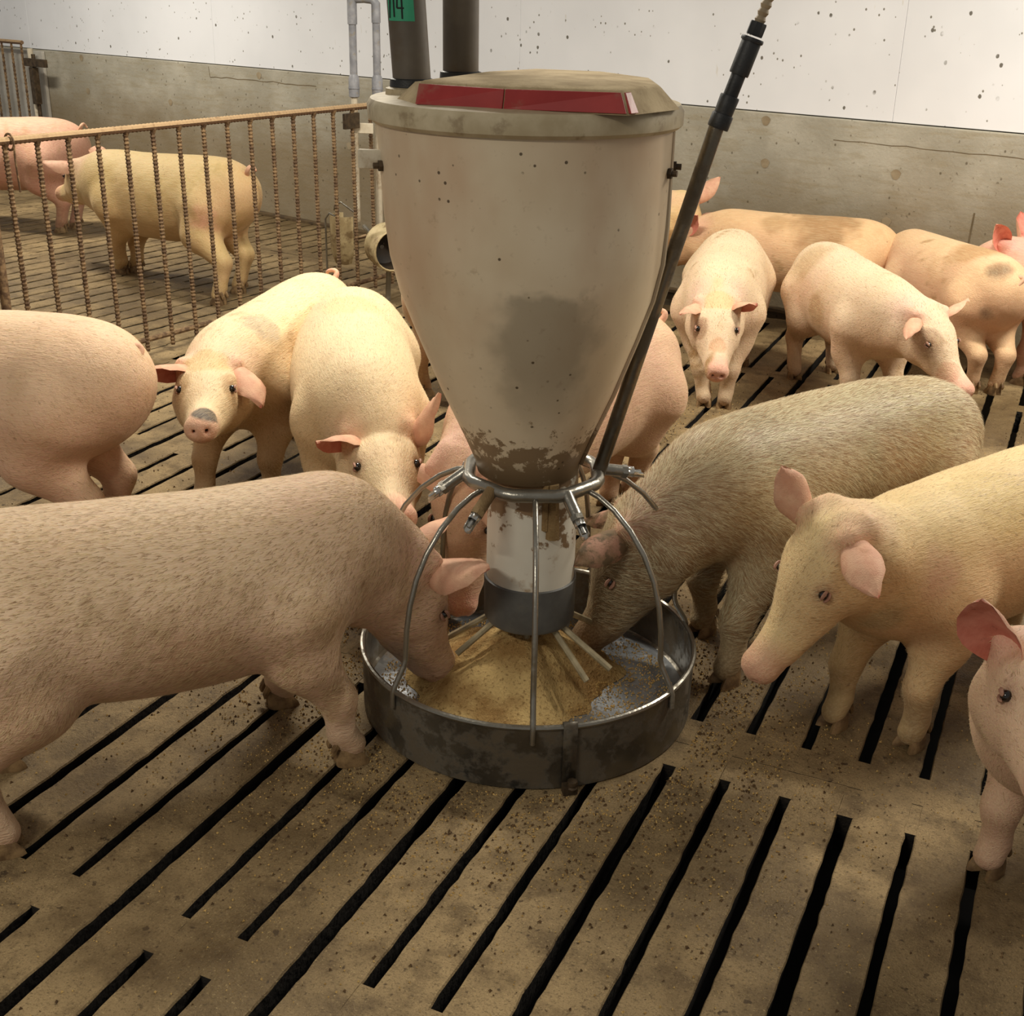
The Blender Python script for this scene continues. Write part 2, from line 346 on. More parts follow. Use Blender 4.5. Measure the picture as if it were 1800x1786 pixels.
# curb under the fence between the two slat fields
cb=MB(); a=F0-FD*1.35; b_=F1+FD*.9
xr=lambda y: fence_x(y)
pts=[]
for y in (2.2,3.3,4.3,5.3,6.3):
    pts.append((xr(y)-.095,y)); 
v=[];NL=20
for i in range(NL+1):
    y=.9+(min(6.75,wall_y(-3.4))-.9)*i/NL; xa=fence_x(y)-.096
    # right edge: the first slat column of each row
    y0=[r for r in rows if r<=y+.001][-1]; kx=next(k for k in range(-25,12) if SX0+PITCH*k+slotw(k)/2>=fence_x(y0+1.97)+.05); xb=SX0+PITCH*kx+.004
    v+=[(xa,y,-.0005),(xb,y,-.0005),(xb,y,-.09),(xa,y,-.09)]
f=[]
for i in range(NL):
    for k in range(4): f.append((i*4+k,i*4+(k+1)%4,(i+1)*4+(k+1)%4,(i+1)*4+k))
cb.add(v,f); cb.build('curb',M['floor'],floor,False)
pm=MB(); pm.box((-3.5,3.2,-.62),(13,9,.04)); pm.build('pit_floor',M['pit'],floor,False)
# ------------------------------------------------------------------ rebar fence
def ribbed(p0,p1,r,step=.0125,n=7,amp=1.28):
    p0=np.array(p0,float);p1=np.array(p1,float); Ln=np.linalg.norm(p1-p0); k=max(2,int(Ln/step)); P=[];R=[]
    for i in range(k):
        for f_,rr in((.0,1),(.45,1),(.6,amp),(.85,amp)):
            P.append(p0+(p1-p0)*(i+f_)/k); R.append(r*rr)
    P.append(p1);R.append(r); return P,R
fence=thing('rebar_fence','ribbed rebar pen fence with pale-topped rail running from left edge to feeder','fence',(F0[0],F0[1],0))
loc=lambda t,z,off=0: (FD[0]*t+FN[0]*off,FD[1]*t+FN[1]*off,z)
b=MB(); P,R=ribbed(loc(-.75,.97),loc(2.50,.97),.0145,.02,8,1.10); b.tube(P,R,8); b.build('top_rail',M['rail'],fence)
b=MB(); b.tube([loc(-.75,.08),loc(2.50,.08)],.013,8); b.build('bottom_rail',M['rebar'],fence)
bar_me=None
for i in range(-5,17):
    if bar_me is None:
        b=MB(); P,R=ribbed((0,0,.03),(0,0,.965),.0092,.0155,7,1.32); b.tube(P,R,7); o=b.build('bar',M['rebar'],fence); bar_me=o.data
    else: o=link(bpy.data.objects.new('bar',bar_me),fence)
    q=loc(i*.1432+.0,0); o.location=q; o.rotation_euler=(0,math.radians(-.7),0) ; o.location.x+=.008
b=MB()
for i in range(-5,17):
    q=loc(i*.1432,.955); b.tube([(q[0],q[1],.945),(q[0],q[1],.965)],[.009,.018],8)
b.build('weld_bead',M['rebar'],fence)['kind']='stuff'
b=MB(); P=[loc(-.03+.04*math.cos(a)*.6,.965+.032*math.sin(a),.0) for a in np.linspace(-.6,PI+.6,14)]
ring=[]; 
for a in np.linspace(0,2*PI,18)[:-1]: ring.append((FD[0]*.02+FN[0]*.026*math.cos(a),FD[1]*.02+FN[1]*.026*math.cos(a),.965+.03*math.sin(a)))
b.tube(ring,.0045,6,closed=True); b.tube([loc(.02,.965,-.026),loc(.02,.90,-.022),loc(.03,.78,-.014)],.004,6); b.build('tie_wire',M['rebar'],fence)
b=MB(); q=loc(-.09,0,0); b.tube([(q[0],q[1],0),(q[0],q[1],1.065)],.019,12); b.build('fence_post',M['rebar'],fence)
b=MB(); q=loc(1.995,.86); b.box((q[0],q[1],.905),(.02,.11,.075),fz); q=loc(2.07,.86); b.box((q[0]+.015,q[1],.865),(.10,.012,.05),.3,1); b.build('latch_bracket',[M['bolt'],M['pvcw']],fence,True,.002)
# far gate against the back wall
g=thing('rebar_gate','small rebar gate standing against the concrete wall in the far left corner','gate',tuple(wp(7.9,0,.12)),WROT)
b=MB(); b.tube([(-.0,0,1.04),(1.2,0,1.04)],.016,8); b.build('top_rail',M['rail'],g)
b=MB(); b.tube([(-.0,0,.12),(1.2,0,.12)],.014,8); b.build('bottom_rail',M['rebar'],g)
b=MB(); P,R=ribbed((0,0,.1),(0,0,1.04),.010,.03,6,1.25); b.tube(P,R,6); o=b.build('bar',M['rebar'],g); o.location.x=.02
for i in range(1,9): o2=link(bpy.data.objects.new('bar',o.data),g); o2.location.x=.02+i*.145
b=MB(); b.tube([(-.10,0,0),(-.10,0,1.0)],.022,10); b.build('hinge_post',M['pvcw'],g)
b=MB(); b.tube([(-.17,.02,0),(-.17,.02,.96)],.016,8); b.build('hinge_post',M['bolt'],g)
b=MB(); b.box((-.24,.05,.90),(.30,.03,.06)); b.box((-.17,.03,.72),(.06,.05,.28)); b.build('hinge_bracket',M['bolt'],g,False,.003)
# ------------------------------------------------------------------ water line and drinker bowls at the end of the fence
wl=thing('water_pipe','grey plastic water pipe loop rising between the fence end and the white hopper','pipe',(-3.55,5.764,0))
def pip(n,P,r,m,k=12): b=MB(); b.tube(P,r,k); return b.build(n,M[m],wl)
pip('riser_pipe',[(0,0,1.03),(0,0,2.7)],.0195,'pvc'); pip('riser_pipe',[(.118,.036,1.0),(.118,.036,1.44)],.0195,'pvc')
pip('elbow',[(-.02,0,1.47),(.06,.018,1.475),(.10,.03,1.47),(.118,.036,1.45),(.118,.036,1.36)],.0235,'pvc'); pip('socket',[(0,0,1.35),(0,0,1.50)],.0245,'pvc')
for x,y in((0,0),(.118,.036)):
    b=MB(); b.lathe([(.0195,1.11),(.028,1.09),(.028,1.045),(.031,1.045),(.031,1.04),(.028,1.04),(.027,1.00),(.018,.995)],14,(x,y,0)); b.build('union_socket',M['pvc'],wl)
pip('drop_pipe',[(0,0,1.0),(0,0,.36)],.0165,'pvcw'); pip('drop_pipe',[(.118,.036,1.0),(.118,.036,.30)],.0165,'pvcw')
bw=thing('drinker_bowl','dusty metal scoop drinker bowl with wire guard, left one at the fence end','drinker',(-3.53,5.60,0),0,'drinker bowls')
b=MB(); b.lathe([(.02,.16),(.055,.17),(.075,.23),(.078,.42),(.074,.42),(.070,.24),(.05,.18),(.02,.17)],20,(0,0,0),2.2,5.9); b.build('bowl',M['bowl'],bw)
b=MB(); b.tube([(-.085,-.05,.12),(-.085,-.05,.40),(-.06,-.05,.43),(-.02,-.06,.42)],.005,6); b.tube([(-.06,0,.44)]+[(-.06+.12*t,-.03,.44+.05*math.sin(PI*t)) for t in(.2,.5,.8)]+[(.06,0,.44)],.005,6); b.build('wire_guard',M['bright'],bw)
b=MB(); b.tube([(.06,.0,.30),(.30,-.02,.38)],.009,8); b.build('bracket_rod',M['rail'],bw)
b2=thing('drinker_bowl','round metal drinker cup with dark opening, right one beside the white hopper','drinker',(-3.19,5.47,0),0,'drinker bowls')
b=MB(); c=[(math.cos(a)*.105,math.sin(a)*.105) for a in np.linspace(0,2*PI,29)[:-1]]
ax=np.array([.80,-.55,-.12]); ax/=np.linalg.norm(ax); e1=np.cross(ax,(0,0,1)); e1/=np.linalg.norm(e1); e2=np.cross(e1,ax); cc=np.array([0,0,.31])
def disc(b,off,r,m=0): return None
rings=[(-.07,.03),(-.068,.09),(-.05,.112),(.07,.112),(.074,.106),(.068,.100),(-.03,.098),(-.055,.06),(-.055,.001)]
v=[cc+ax*o_+ (e1*x+e2*y)/.105*r for o_,r in rings for x,y in c]; f=[]; mi=[]
for j in range(len(rings)-1):
    for i in range(28): f.append((j*28+i,j*28+(i+1)%28,(j+1)*28+(i+1)%28,(j+1)*28+i))
b.add(v[:],f[:5*28],0); b.add(v[:],f[5*28:],1); b.build('cup',[M['bowl'],M['dark']],b2)
b=MB(); b.tube([(-.05,.02,.30),(-.20,.12,.36),(-.25,.18,.36)],.012,8); b.tube([(0,0,.2),(-.02,.02,.02)],.014,8); b.build('mounting_pipe',M['bright'],b2)
# ------------------------------------------------------------------ feeder
FC=(-.9965,2.3215); CRX,CRY=.908,.419       # direction to the photographer's right
CA=math.atan2(CRY,CRX)
sh=lambda z:(-.036*CRX*max(0,(z-.2))/1.1,-.036*CRY*max(0,(z-.2))/1.1)
fd=thing('pig_feeder','round pig feeder with cream plastic hopper, red lid and steel trough','feeder',(FC[0],FC[1],0))
b=MB(); b.lathe([(.095,.572),(.111,.575),(.116,.60),(.140,.66),(.186,.765),(.232,.885),(.262,.97),(.279,1.045),(.286,1.12),(.290,1.22),(.294,1.315)],96,shift=sh)
b.build('hopper',M['hopper'],fd)
b=MB(); b.lathe([(.290,1.305),(.300,1.303),(.308,1.31),(.309,1.335),(.302,1.346),(.24,1.351),(.0,1.353)],96,shift=sh); b.build('hopper_rim',M['rim'],fd)
ridge=MB()
for a in (-.28,): 
    P=[]
    for r,z in((.291,1.30),(.287,1.12),(.281,1.045),(.264,.97),(.234,.885),(.188,.765),(.142,.66),(.118,.60)):
        dx,dy=sh(z); P.append((dx+(r)*math.cos(CA+a),dy+(r)*math.sin(CA+a),z))
    ridge.tube(P,.006,8)
ridge.build('seam_ridge',M['hopper'],fd)
for i,(dz,da) in enumerate(((1.225,-.36),(1.232,-.20),(1.225,PI+.30))):
    b=MB(); r=.292; dx,dy=sh(dz); c=np.array([dx+r*math.cos(CA+da),dy+r*math.sin(CA+da),dz]); n_=np.array([math.cos(CA+da),math.sin(CA+da),0])
    b.tube([c-n_*.004,c+n_*.006],.011,6); b.tube([c+n_*.006,c+n_*.016],.006,8); b.build('bolt',M['bolt'],fd)
base=[(-.135,-.275),(.033,-.262),(.247,-.205),(.285,-.03),(.20,.15),(.03,.265),(-.13,.245),(-.18,.07)]
top=[(-.145,-.250),(.036,-.264),(.234,-.196),(.255,-.045),(.178,.125),(.025,.247),(-.12,.226),(-.160,.062)]
lid=MB(); n=8; top=[(x*.985,y*.985) for x,y in top]
ctr=(.03,-.01)
v=[(x,y,1.346) for x,y in base]+[(x,y,1.385 if i<3 else 1.383) for i,(x,y) in enumerate(top)]+[(ctr[0]+(x-ctr[0])*.965,ctr[1]+(y-ctr[1])*.965,1.3885) for x,y in top]+[(ctr[0]+(x-ctr[0])*.5,ctr[1]+(y-ctr[1])*.5,1.392) for x,y in top]
f=[(i,(i+1)%n,n+(i+1)%n,n+i) for i in range(n)]+[(n+i,n+(i+1)%n,2*n+(i+1)%n,2*n+i) for i in range(n)]+[(2*n+i,2*n+(i+1)%n,3*n+(i+1)%n,3*n+i) for i in range(n)]+[tuple(3*n+i for i in range(n))]
lid.add(v,f,0); lo=lid.build('lid',M['lidtan'],fd,True,.003)
def lerp(a,b_,t): return tuple(a[i]+(b_[i]-a[i])*t for i in range(len(a)))
rd=MB()
def redface(i,j,t0,t1,off):
    p=[lerp(base[i],base[j],t0)+(1.349,),lerp(base[i],base[j],t1)+(1.349,),lerp(top[i],top[j],t1)+(1.3825,),lerp(top[i],top[j],t0)+(1.3825,)]
    d=np.array(base[j])-np.array(base[i]); nn=np.array([d[1],-d[0]]); nn/=np.linalg.norm(nn)
    o_=[(x+nn[0]*off,y+nn[1]*off,z) for x,y,z in p]; i_=[(x-nn[0]*.004,y-nn[1]*.004,z) for x,y,z in p]
    rd.add(o_+i_,[(0,1,2,3),(7,6,5,4),(0,4,5,1),(1,5,6,2),(2,6,7,3),(3,7,4,0)])
redface(0,1,.0,.995,.0035); redface(1,2,.005,.985,.0035); redface(2,3,.02,.16,.0035)
rd.build('red_band',M['red'],lo,False,.001)
fl_=MB(); fl_.add([(-.139,-.245,1.383),(-.15,-.16,1.384),(-.215,-.205,1.348),(-.20,-.12,1.348),(-.138,-.27,1.348),(-.165,-.222,1.383)],[(0,1,5),(5,1,3,2),(0,5,2,4)]); fl_.build('lid_flap',M['lidtan'],lo,False)
# outlet tube and sleeve
b=MB(); b.lathe([(.100,.30),(.1,.578),(.096,.58)],64); b.build('outlet_tube',M['tube'],fd)
b=MB(); b.lathe([(.092,.213),(.098,.211),(.104,.222),(.105,.318),(.101,.320),(.098,.318)],64); b.build('tube_sleeve',M['sleeve'],fd)
cl=MB(); a=CA-PI/2+.42
P=[(.103*math.cos(a),.103*math.sin(a),.575),(.106*math.cos(a),.106*math.sin(a),.45)]
cl.tube(P,[.012,.016],8); cl.tube([(.101*math.cos(a-.16),.101*math.sin(a-.16),.575),(.104*math.cos(a-.16),.104*math.sin(a-.16),.47)],.008,6); cl.build('adjuster_rod',mat_plain('caked_rod',(120,96,62),(150,124,84),.85,0,20,.3,.004),fd)
# octagonal water ring
RR=.152; RZ=.566
ringp=[]
for k in range(8):
    a=CA-PI/2+PI/8+k*PI/4; ringp.append((RR*math.cos(a),RR*math.sin(a)))
P=[]
for k in range(8):
    p0,p1=ringp[k],ringp[(k+1)%8]
    for t in(.12,.35,.65,.88): q=lerp(p0,p1,t); P.append((q[0],q[1],RZ))
b=MB(); b.tube(P,.0145,12,closed=True); ro=b.build('water_ring',M['bright'],fd)
for i,ad in enumerate((-150,-102,-38,35,95,160)):
    a=math.radians(ad); d=np.array([math.cos(a),math.sin(a),0]); p=np.array([0,0,RZ])+d*(RR+.0); dn=d*.80+np.array([0,0,-.60 if ad!=35 else -.12]); dn/=np.linalg.norm(dn)
    b=MB(); b.tube([p-dn*.005,p+dn*.055],.0135,10); b.tube([p+dn*.05,p+dn*.062],.015,6); b.build('nipple_socket',M['bright'] if ad in(35,-150) else mat_plain('caked_socket',(128,104,70),(152,128,90),.8,.2,20,.4,.004) if i==1 else M['bright'],fd)
    b=MB(); q=p+dn*.058; e1=np.cross(dn,(0,0,1)); e1/=np.linalg.norm(e1); e2=np.cross(e1,dn)
    # cut-away spoon shaped nipple guard with a pin in it
    v=[];K=12
    for s_,r in((0,.0125),(.018,.0125),(.020,.0105),(.046,.0105)):
        for k in range(K+1):
            t=(-.5+k/K)*(2*PI if s_<.019 else PI*1.25); sl=(0 if s_<.019 else -.010*(1-math.cos(t))*.5) ; v.append(q+dn*(s_+sl)+( -e2*math.cos(t)+e1*math.sin(t))*r)
    f=[(j*(K+1)+k,j*(K+1)+k+1,(j+1)*(K+1)+k+1,(j+1)*(K+1)+k) for j in range(3) for k in range(K)]
    b.add(v,f); b.tube([q,q+dn*.036],[.004,.005],8); o=b.build('drinking_nipple',M['chrome'],fd); sm=o.modifiers.new('thick','SOLIDIFY'); sm.thickness=.0016
# cage rods
PRF=[(.145,.560),(.175,.553),(.215,.533),(.258,.498),(.296,.452),(.324,.400),(.341,.345),(.350,.290),(.353,.245),(.354,.222),(.360,.205),(.384,.165),(.389,.150),(.390,.118)]
rod=None
for ad in (-114,-64.5,-13,37.5,89,152,191):
    if rod is None:
        b=MB(); b.tube([(r,0,z) for r,z in PRF],.0062,10); rod=b.build('cage_rod',M['bright'],fd); o=rod
    else: o=link(bpy.data.objects.new('cage_rod',rod.data),fd)
    o.rotation_euler=(0,0,math.radians(ad))
# trough
b=MB(); b.lathe([(.374,.0),(.3835,.004),(.3845,.150),(.381,.150),(.380,.03),(.372,.024),(.0,.024)],96); b.build('trough',M['steel'],fd)
b=MB(); b.lathe([(.372,.0262),(.0,.0262)],96); b.build('pan_floor',M['pan'],fd)
b=MB(); b.tube([(.3835*math.cos(a),.3835*math.sin(a),.153) for a in np.linspace(0,2*PI,97)[:-1]],.0062,8,closed=True); b.build('rim_wire',M['bright'],fd)
a=CA-PI/2+.215; cs,sn=math.cos(a),math.sin(a)
b=MB(); 
v=[]
for r,z in((.376,.135),(.377,.162),(.386,.165),(.3905,.158),(.391,.02)):
    for k in(-1,1):
        da=k*.0385; v.append((r*math.cos(a+da),r*math.sin(a+da),z))
f=[(i*2,i*2+1,i*2+3,i*2+2) for i in range(4)]; b.add(v,f); o=b.build('clamp_strap',M['steel'],fd); sm=o.modifiers.new('t','SOLIDIFY'); sm.thickness=.003
b=MB(); b.lathe([(.0,.036),(.011,.034),(.012,.026),(.010,.022),(.012,.018),(.010,.012),(.0,.010)],10,(.405*math.cos(a+.01),.405*math.sin(a+.01),0)); b.box((.40*math.cos(a),.40*math.sin(a),.012),(.02,.03,.02),a); b.build('strap_bolt',M['bolt'],fd)
# agitator fingers
fm=mat_plain('worn_finger',(150,138,110),(190,176,142),.5,.3,20)
for ad,l0,l1,z1 in((-158,.07,.20,.135),(-140,.06,.17,.13),(-72,.035,.045,.10),(-6,.06,.215,.135),(-22,.06,.19,.12),(60,.06,.2,.13),(120,.06,.2,.13)):
    a=math.radians(ad); b=MB(); b.tube([(l0*math.cos(a),l0*math.sin(a),.222),(l1*math.cos(a),l1*math.sin(a),z1)],.0075,8); b.build('agitator_finger',fm,fd)
# hanging bracket towards the fence
dx,dy=sh(1.24); b=MB(); aa=CA+PI+.25
p=np.array([dx+.30*math.cos(aa),dy+.30*math.sin(aa)]); b.box((p[0]-.01,p[1],1.235),(.05,.012,.036),CA-.1); b.build('side_bracket',M['pvcw'],fd,True,.002)
# feed on the pan: cone with uneven edge, bare wet steel between
def feed_pile():
    n=64; nr=26; v=[];f=[]; ph=RNG.uniform(0,6.28,8)
    for j in range(nr+1):
        for i in range(n):
            a=2*PI*i/n; edge=.185+.11*max(0,math.cos(a-math.radians(-135)))+.09*max(0,math.cos(a-math.radians(110)))+.05*max(0,math.cos(a-math.radians(-55)))**12+.018*math.sin(3*a+ph[0])+.012*math.sin(7*a+ph[1])+.008*math.sin(13*a+ph[2])
            edge=min(edge,.368); r=edge*j/nr; t=r/edge
            h=.158*max(0,1-t)**1.15+.010*(1-t)*t*4
            h=max(h,0)+.008*math.sin(r*60+a*3+ph[3])*t*(1-t)+.012*(1-t)+RNG.normal()*.0009
            v.append((r*math.cos(a),r*math.sin(a),.0265+max(0,h)*(1 if t<.97 else 0)))
    for j in range(nr):
        for i in range(n): f.append((j*n+i,j*n+(i+1)%n,(j+1)*n+(i+1)%n,(j+1)*n+i))
    b=MB(); b.add(v,f); return b
fo=feed_pile().build('ground_feed',M['feed'],None); fo.location=(FC[0],FC[1],.001); tag(fo,'heap of golden ground feed lying in the round steel trough','feed',kind='stuff')
def crumbs(name,pts,sizes,mat,label,cat,parent=None):
    n=len(pts); tet=np.array([[1,0,-.5],[-.5,.87,-.5],[-.5,-.87,-.5],[0,0,.8]]); V=np.zeros((n,4,3))
    ang=RNG.uniform(0,6.28,n); c,s_=np.cos(ang),np.sin(ang); st=RNG.uniform(.6,1.5,(n,1))
    t=tet[None]*np.array(sizes)[:,None,None]; t[:,:,0]*=st
    V[:,:,0]=t[:,:,0]*c[:,None]-t[:,:,1]*s_[:,None]; V[:,:,1]=t[:,:,0]*s_[:,None]+t[:,:,1]*c[:,None]; V[:,:,2]=t[:,:,2]
    V+=np.array(pts)[:,None,:]; F=(np.arange(n)[:,None,None]*4+np.array([[0,2,1],[0,1,3],[1,2,3],[2,0,3]])[None]).reshape(-1,3)
    me=bpy.data.meshes.new(name); me.from_pydata(V.reshape(-1,3).tolist(),[],F.tolist()); me.materials.append(mat); o=link(bpy.data.objects.new(name,me),parent); tag(o,label,cat,kind='stuff'); return o
crm=mat_plain('feed_crumb',(170,134,72),(214,182,116),.85,0,200); drm=mat_plain('dung_crumb',(70,50,28),(110,84,50),.85,0,200)
n=5200; a=RNG.uniform(0,2*PI,n); r=.365*np.sqrt(RNG.uniform(.2,.9,n))
crumbs('feed_crumbs',np.stack([FC[0]+r*np.cos(a),FC[1]+r*np.sin(a),np.full(n,.0285)+np.clip(.10*(1-r/.2),0,1)],1),RNG.uniform(.0012,.0034,n),crm,'loose golden feed crumbs scattered over the pan of the trough','feed')
def floor_pts(n,fn):
    out=[]
    while len(out)<n:
        x,y=fn(); u=(x-SX0)/PITCH; k=round(u)
        if abs(u-k)*PITCH<.018: continue
        if math.hypot(x-FC[0],y-FC[1])<.40: continue
        out.append((x,y,.002))
    return out
def near_f():
    r=.40+abs(RNG.normal())*.22; a=RNG.uniform(0,2*PI); return FC[0]+r*math.cos(a),FC[1]+r*math.sin(a)
pts=floor_pts(5200,near_f)+floor_pts(2600,lambda:(RNG.uniform(-2.6,.5),RNG.uniform(.9,4.8)))+floor_pts(800,lambda:(RNG.normal(-1.15,.18),RNG.normal(4.2,.28)))
crumbs('spilled_feed',pts,RNG.uniform(.001,.0032,len(pts)),crm,'pale feed crumbs spilled on the slats around the trough','feed')
pts=floor_pts(2600,near_f)+floor_pts(2600,lambda:(RNG.uniform(-3.3,.5),RNG.uniform(.9,5.8)))+floor_pts(500,lambda:(RNG.normal(-1.2,.16),RNG.normal(4.25,.25)))
crumbs('dung_crumbs',pts,RNG.uniform(.001,.0046,len(pts)),drm,'dark dung crumbs scattered over the concrete slats','dirt')
# drop tubes
def drop_tube(label,x,y,z0,dx,dy,tape=False):
    t=thing('feed_pipe',label,'pipe',(x,y,z0),0,'feed drop pipes over the hopper'); b=MB(); Ln=1.35
    b.tube([(0,0,.012),(dx*Ln,dy*Ln,Ln)],.0372,28); b.build('pipe',M['pipe_dark'],t)
    b=MB(); b.lathe([(.037,.022),(.043,.020),(.044,.006),(.038,.004)],28); b.build('pipe_gasket',M['black'],t)
    b=MB(); b.lathe([(.041,.006),(.052,.003),(.053,-.012),(.045,-.016)],28); b.build('inlet_collar',M['rim'],t)
    if tape:
        b=MB(); v=[]; z1,z2=.126,.215; K=14; A0,A1=math.radians(-125),math.radians(-38)
        for z in(z1,z2):
            for k in range(K+1): a=A0+(A1-A0)*k/K; v.append((dx*z+.0378*math.cos(a),dy*z+.0378*math.sin(a),z))
        b.add(v,[(k,k+1,K+2+k,K+1+k) for k in range(K)]); to=b.build('green_tape',M['tape'],t)
        # hand written 7 1 4
        b=MB()
        def stroke(P,w_=.0017):
            for (a0,z0_),(a1,z1_) in zip(P[:-1],P[1:]):
                q=[]
                for a,z in((a0,z0_),((a0+a1)/2,(z0_+z1_)/2),(a1,z1_)): a=math.radians(a); q.append((dx*z+.0380*math.cos(a),dy*z+.0380*math.sin(a),z))
                b.tube(q,w_,6)
        zb=.131; H_=.05
        stroke([(-124,zb+H_),(-108,zb+H_),(-118,zb)]); stroke([(-97,zb+H_),(-99,zb+.002)]); 
        stroke([(-84,zb+H_),(-88,zb+.018),(-68,zb+.018)]); stroke([(-72,zb+H_),(-74,zb-.001)])
        b.build('handwritten_number',M['ink'],to)
    return t
drop_tube('dark grey feed pipe with green numbered tape entering the hopper, left one',FC[0]-.245,FC[1]-.09,1.357,-.06,-.03,True)
drop_tube('dark grey feed pipe without tape behind the lid, right one',FC[0]-.235,FC[1]+.10,1.362,-.004,0)
# water lance
ln=thing('water_lance','slanting steel water pipe with black rubber grips leaning along the right side of hopper','pipe',(-.866,2.382,.571))
o0=np.array([-.866,2.382,.571]); P_=lambda *p: tuple(np.array(p)-o0)
b=MB(); b.tube([P_(-.868,2.381,.560),P_(-.686,2.465,1.311)],.0155,16); b.build('steel_tube',M['pole'],ln)
d=np.array([-.632+.686,2.49-2.465,1.497-1.311]); d/=np.linalg.norm(d); q0=np.array(P_(-.686,2.465,1.300))
def seg(n,t0,t1,r0,r1,m,k=18): b=MB(); b.tube([q0+d*t0,q0+d*(t0+.003),q0+d*(t1-.003),q0+d*t1],[r0*.96,r0,r1,r1*.96],k); return b.build(n,M[m],ln)
seg('rubber_collar',0,.028,.0215,.0215,'black'); seg('rubber_collar',.026,.064,.0185,.0195,'black'); seg('inner_sleeve',.06,.12,.0145,.0145,'black'); seg('rubber_grip',.105,.172,.0195,.0195,'black'); seg('grip_flange',.168,.176,.0225,.0225,'black')
seg('hose_nut',.180,.205,.0165,.0165,'black',8)
b=MB(); P=[];R=[]
for i in range(60):
    t=.203+i*.007; s_=(t-.2); P.append(q0+d*t+np.array([.10*s_*s_,.02*s_*s_,0])); R.append(.0115 if i%2 else .0085)
b.tube(P,R,12); b.build('ribbed_hose',M['hose'],ln)
# pig skeleton
#FK-BEGIN
def _n(v): v=np.asarray(v,float); return v/np.linalg.norm(v)
def _dir(yaw,pitch): return np.array([math.cos(pitch)*math.cos(yaw),math.cos(pitch)*math.sin(yaw),math.sin(pitch)])
# torso: x, z of centre, half width, half height (unit pig)
TORSO=[(-.485,.50,.045,.055),(-.455,.495,.11,.125),(-.38,.478,.158,.178),(-.26,.462,.178,.202),(-.10,.446,.186,.212),
       (.06,.440,.186,.212),(.20,.444,.176,.206),(.31,.458,.158,.192),(.40,.472,.136,.172)]
HEAD=[(0.,.102,.118,0.),(.07,.098,.106,-.004),(.13,.080,.088,-.010),(.19,.060,.066,-.016),(.25,.050,.053,-.018),(.315,.046,.046,-.014)]
def pose(P):
    """skeleton of one pig in its own frame (x forward, y left, z up, feet on z=0)"""
    s=P['s']; b=P.get('bend',0.); fat=P.get('fat',1.)
    st=[]
    for x,z,rl,ru in TORSO:
        a=b*x; t=_n((math.cos(a),math.sin(a),0)); l=np.array([-t[1],t[0],0.])
        st.append([np.array([x,b*x*x/2,z]),l,np.array([0,0,1.]),rl*fat,ru])
    base=st[-1][0]; a0=b*.4
    ny,np_,hy,hp=(P.get(k,0.) for k in('ny','np','hy','hp'))
    nd=_dir(a0+ny,np_); hd=_dir(a0+ny+hy,hp); roll=P.get('roll',0.)
    Ln=P.get('Ln',.19)
    K=base+nd*Ln
    def frame(d,r=0.):
        l=_n(np.cross((0,0,1.),d)); u=np.cross(d,l); return l*math.cos(r)+u*math.sin(r), u*math.cos(r)-l*math.sin(r)
    ln,un=frame(nd); lh,uh=frame(hd,roll)
    st.append([base+nd*Ln*.5,_n(ln+st[-1][1]),_n(un+np.array([0,0,1.])*.6),.120,.148])
    hs=[]
    for d,rl,ru,dz in HEAD:
        hs.append([K+hd*d+uh*dz,lh,uh,rl,ru])
    st[-1][3]=.118
    for q in hs: st.append(q)
    for q in st: q[0]=q[0]*s; q[3]*=s; q[4]*=s
    out=dict(st=st,K=K*s,hd=hd,lh=lh,uh=uh,s=s,ntor=len(TORSO))
    def H(f,l,u): return (K+hd*f+lh*l+uh*u)*s
    out['H']=H
    # legs: anchor, mid joint, low joint, foot ; (fl, fr, hl, hr)
    legs=[]
    ca,sa=math.cos(P['yaw']),math.sin(P['yaw'])
    for i,(ax,ay,kx) in enumerate(((.27,.105,0),(.27,-.105,0),(-.32,.10,0),(-.32,-.10,0))):
        front=i<2; sy=1 if ay>0 else -1
        yb=b*ax*ax/2
        foot=np.array([ax+(.04 if front else -.03),ay+yb+sy*.0,0.])
        if P.get('feet') and P['feet'][i] is not None:
            w=np.array(P['feet'][i][:2],float)-np.array([P['X'],P['Y']])
            foot=np.array([w[0]*ca+w[1]*sa,-w[0]*sa+w[1]*ca,P['feet'][i][2]*1. if len(P['feet'][i])>2 else 0.])/s
        top=np.array([ax,ay+yb,.40 if front else .42])
        def at(f,dx,z): q=top*(1-f)+foot*f; return np.array([q[0]+dx,q[1],z+foot[2]*(f if f>.5 else 0)])
        if front:
            J=[(top,.105),(at(.38,-.03,.285),.070),(at(.68,.012,.165),.040),(at(.88,-.004,.075),.031),(at(.97,.008,.042),.034)]
        else:
            J=[(top,.125),(at(.30,.055,.315),.092),(at(.60,-.060,.195),.043),(at(.86,-.020,.075),.032),(at(.97,0.,.042),.034)]
        legs.append([(q*s,r*s) for q,r in J]+[foot*s])
    out['legs']=legs
    return out
def to_world(P,q):
    ca,sa=math.cos(P['yaw']),math.sin(P['yaw']); q=np.asarray(q)
    return np.array([P['X']+q[0]*ca-q[1]*sa,P['Y']+q[0]*sa+q[1]*ca,q[2]])
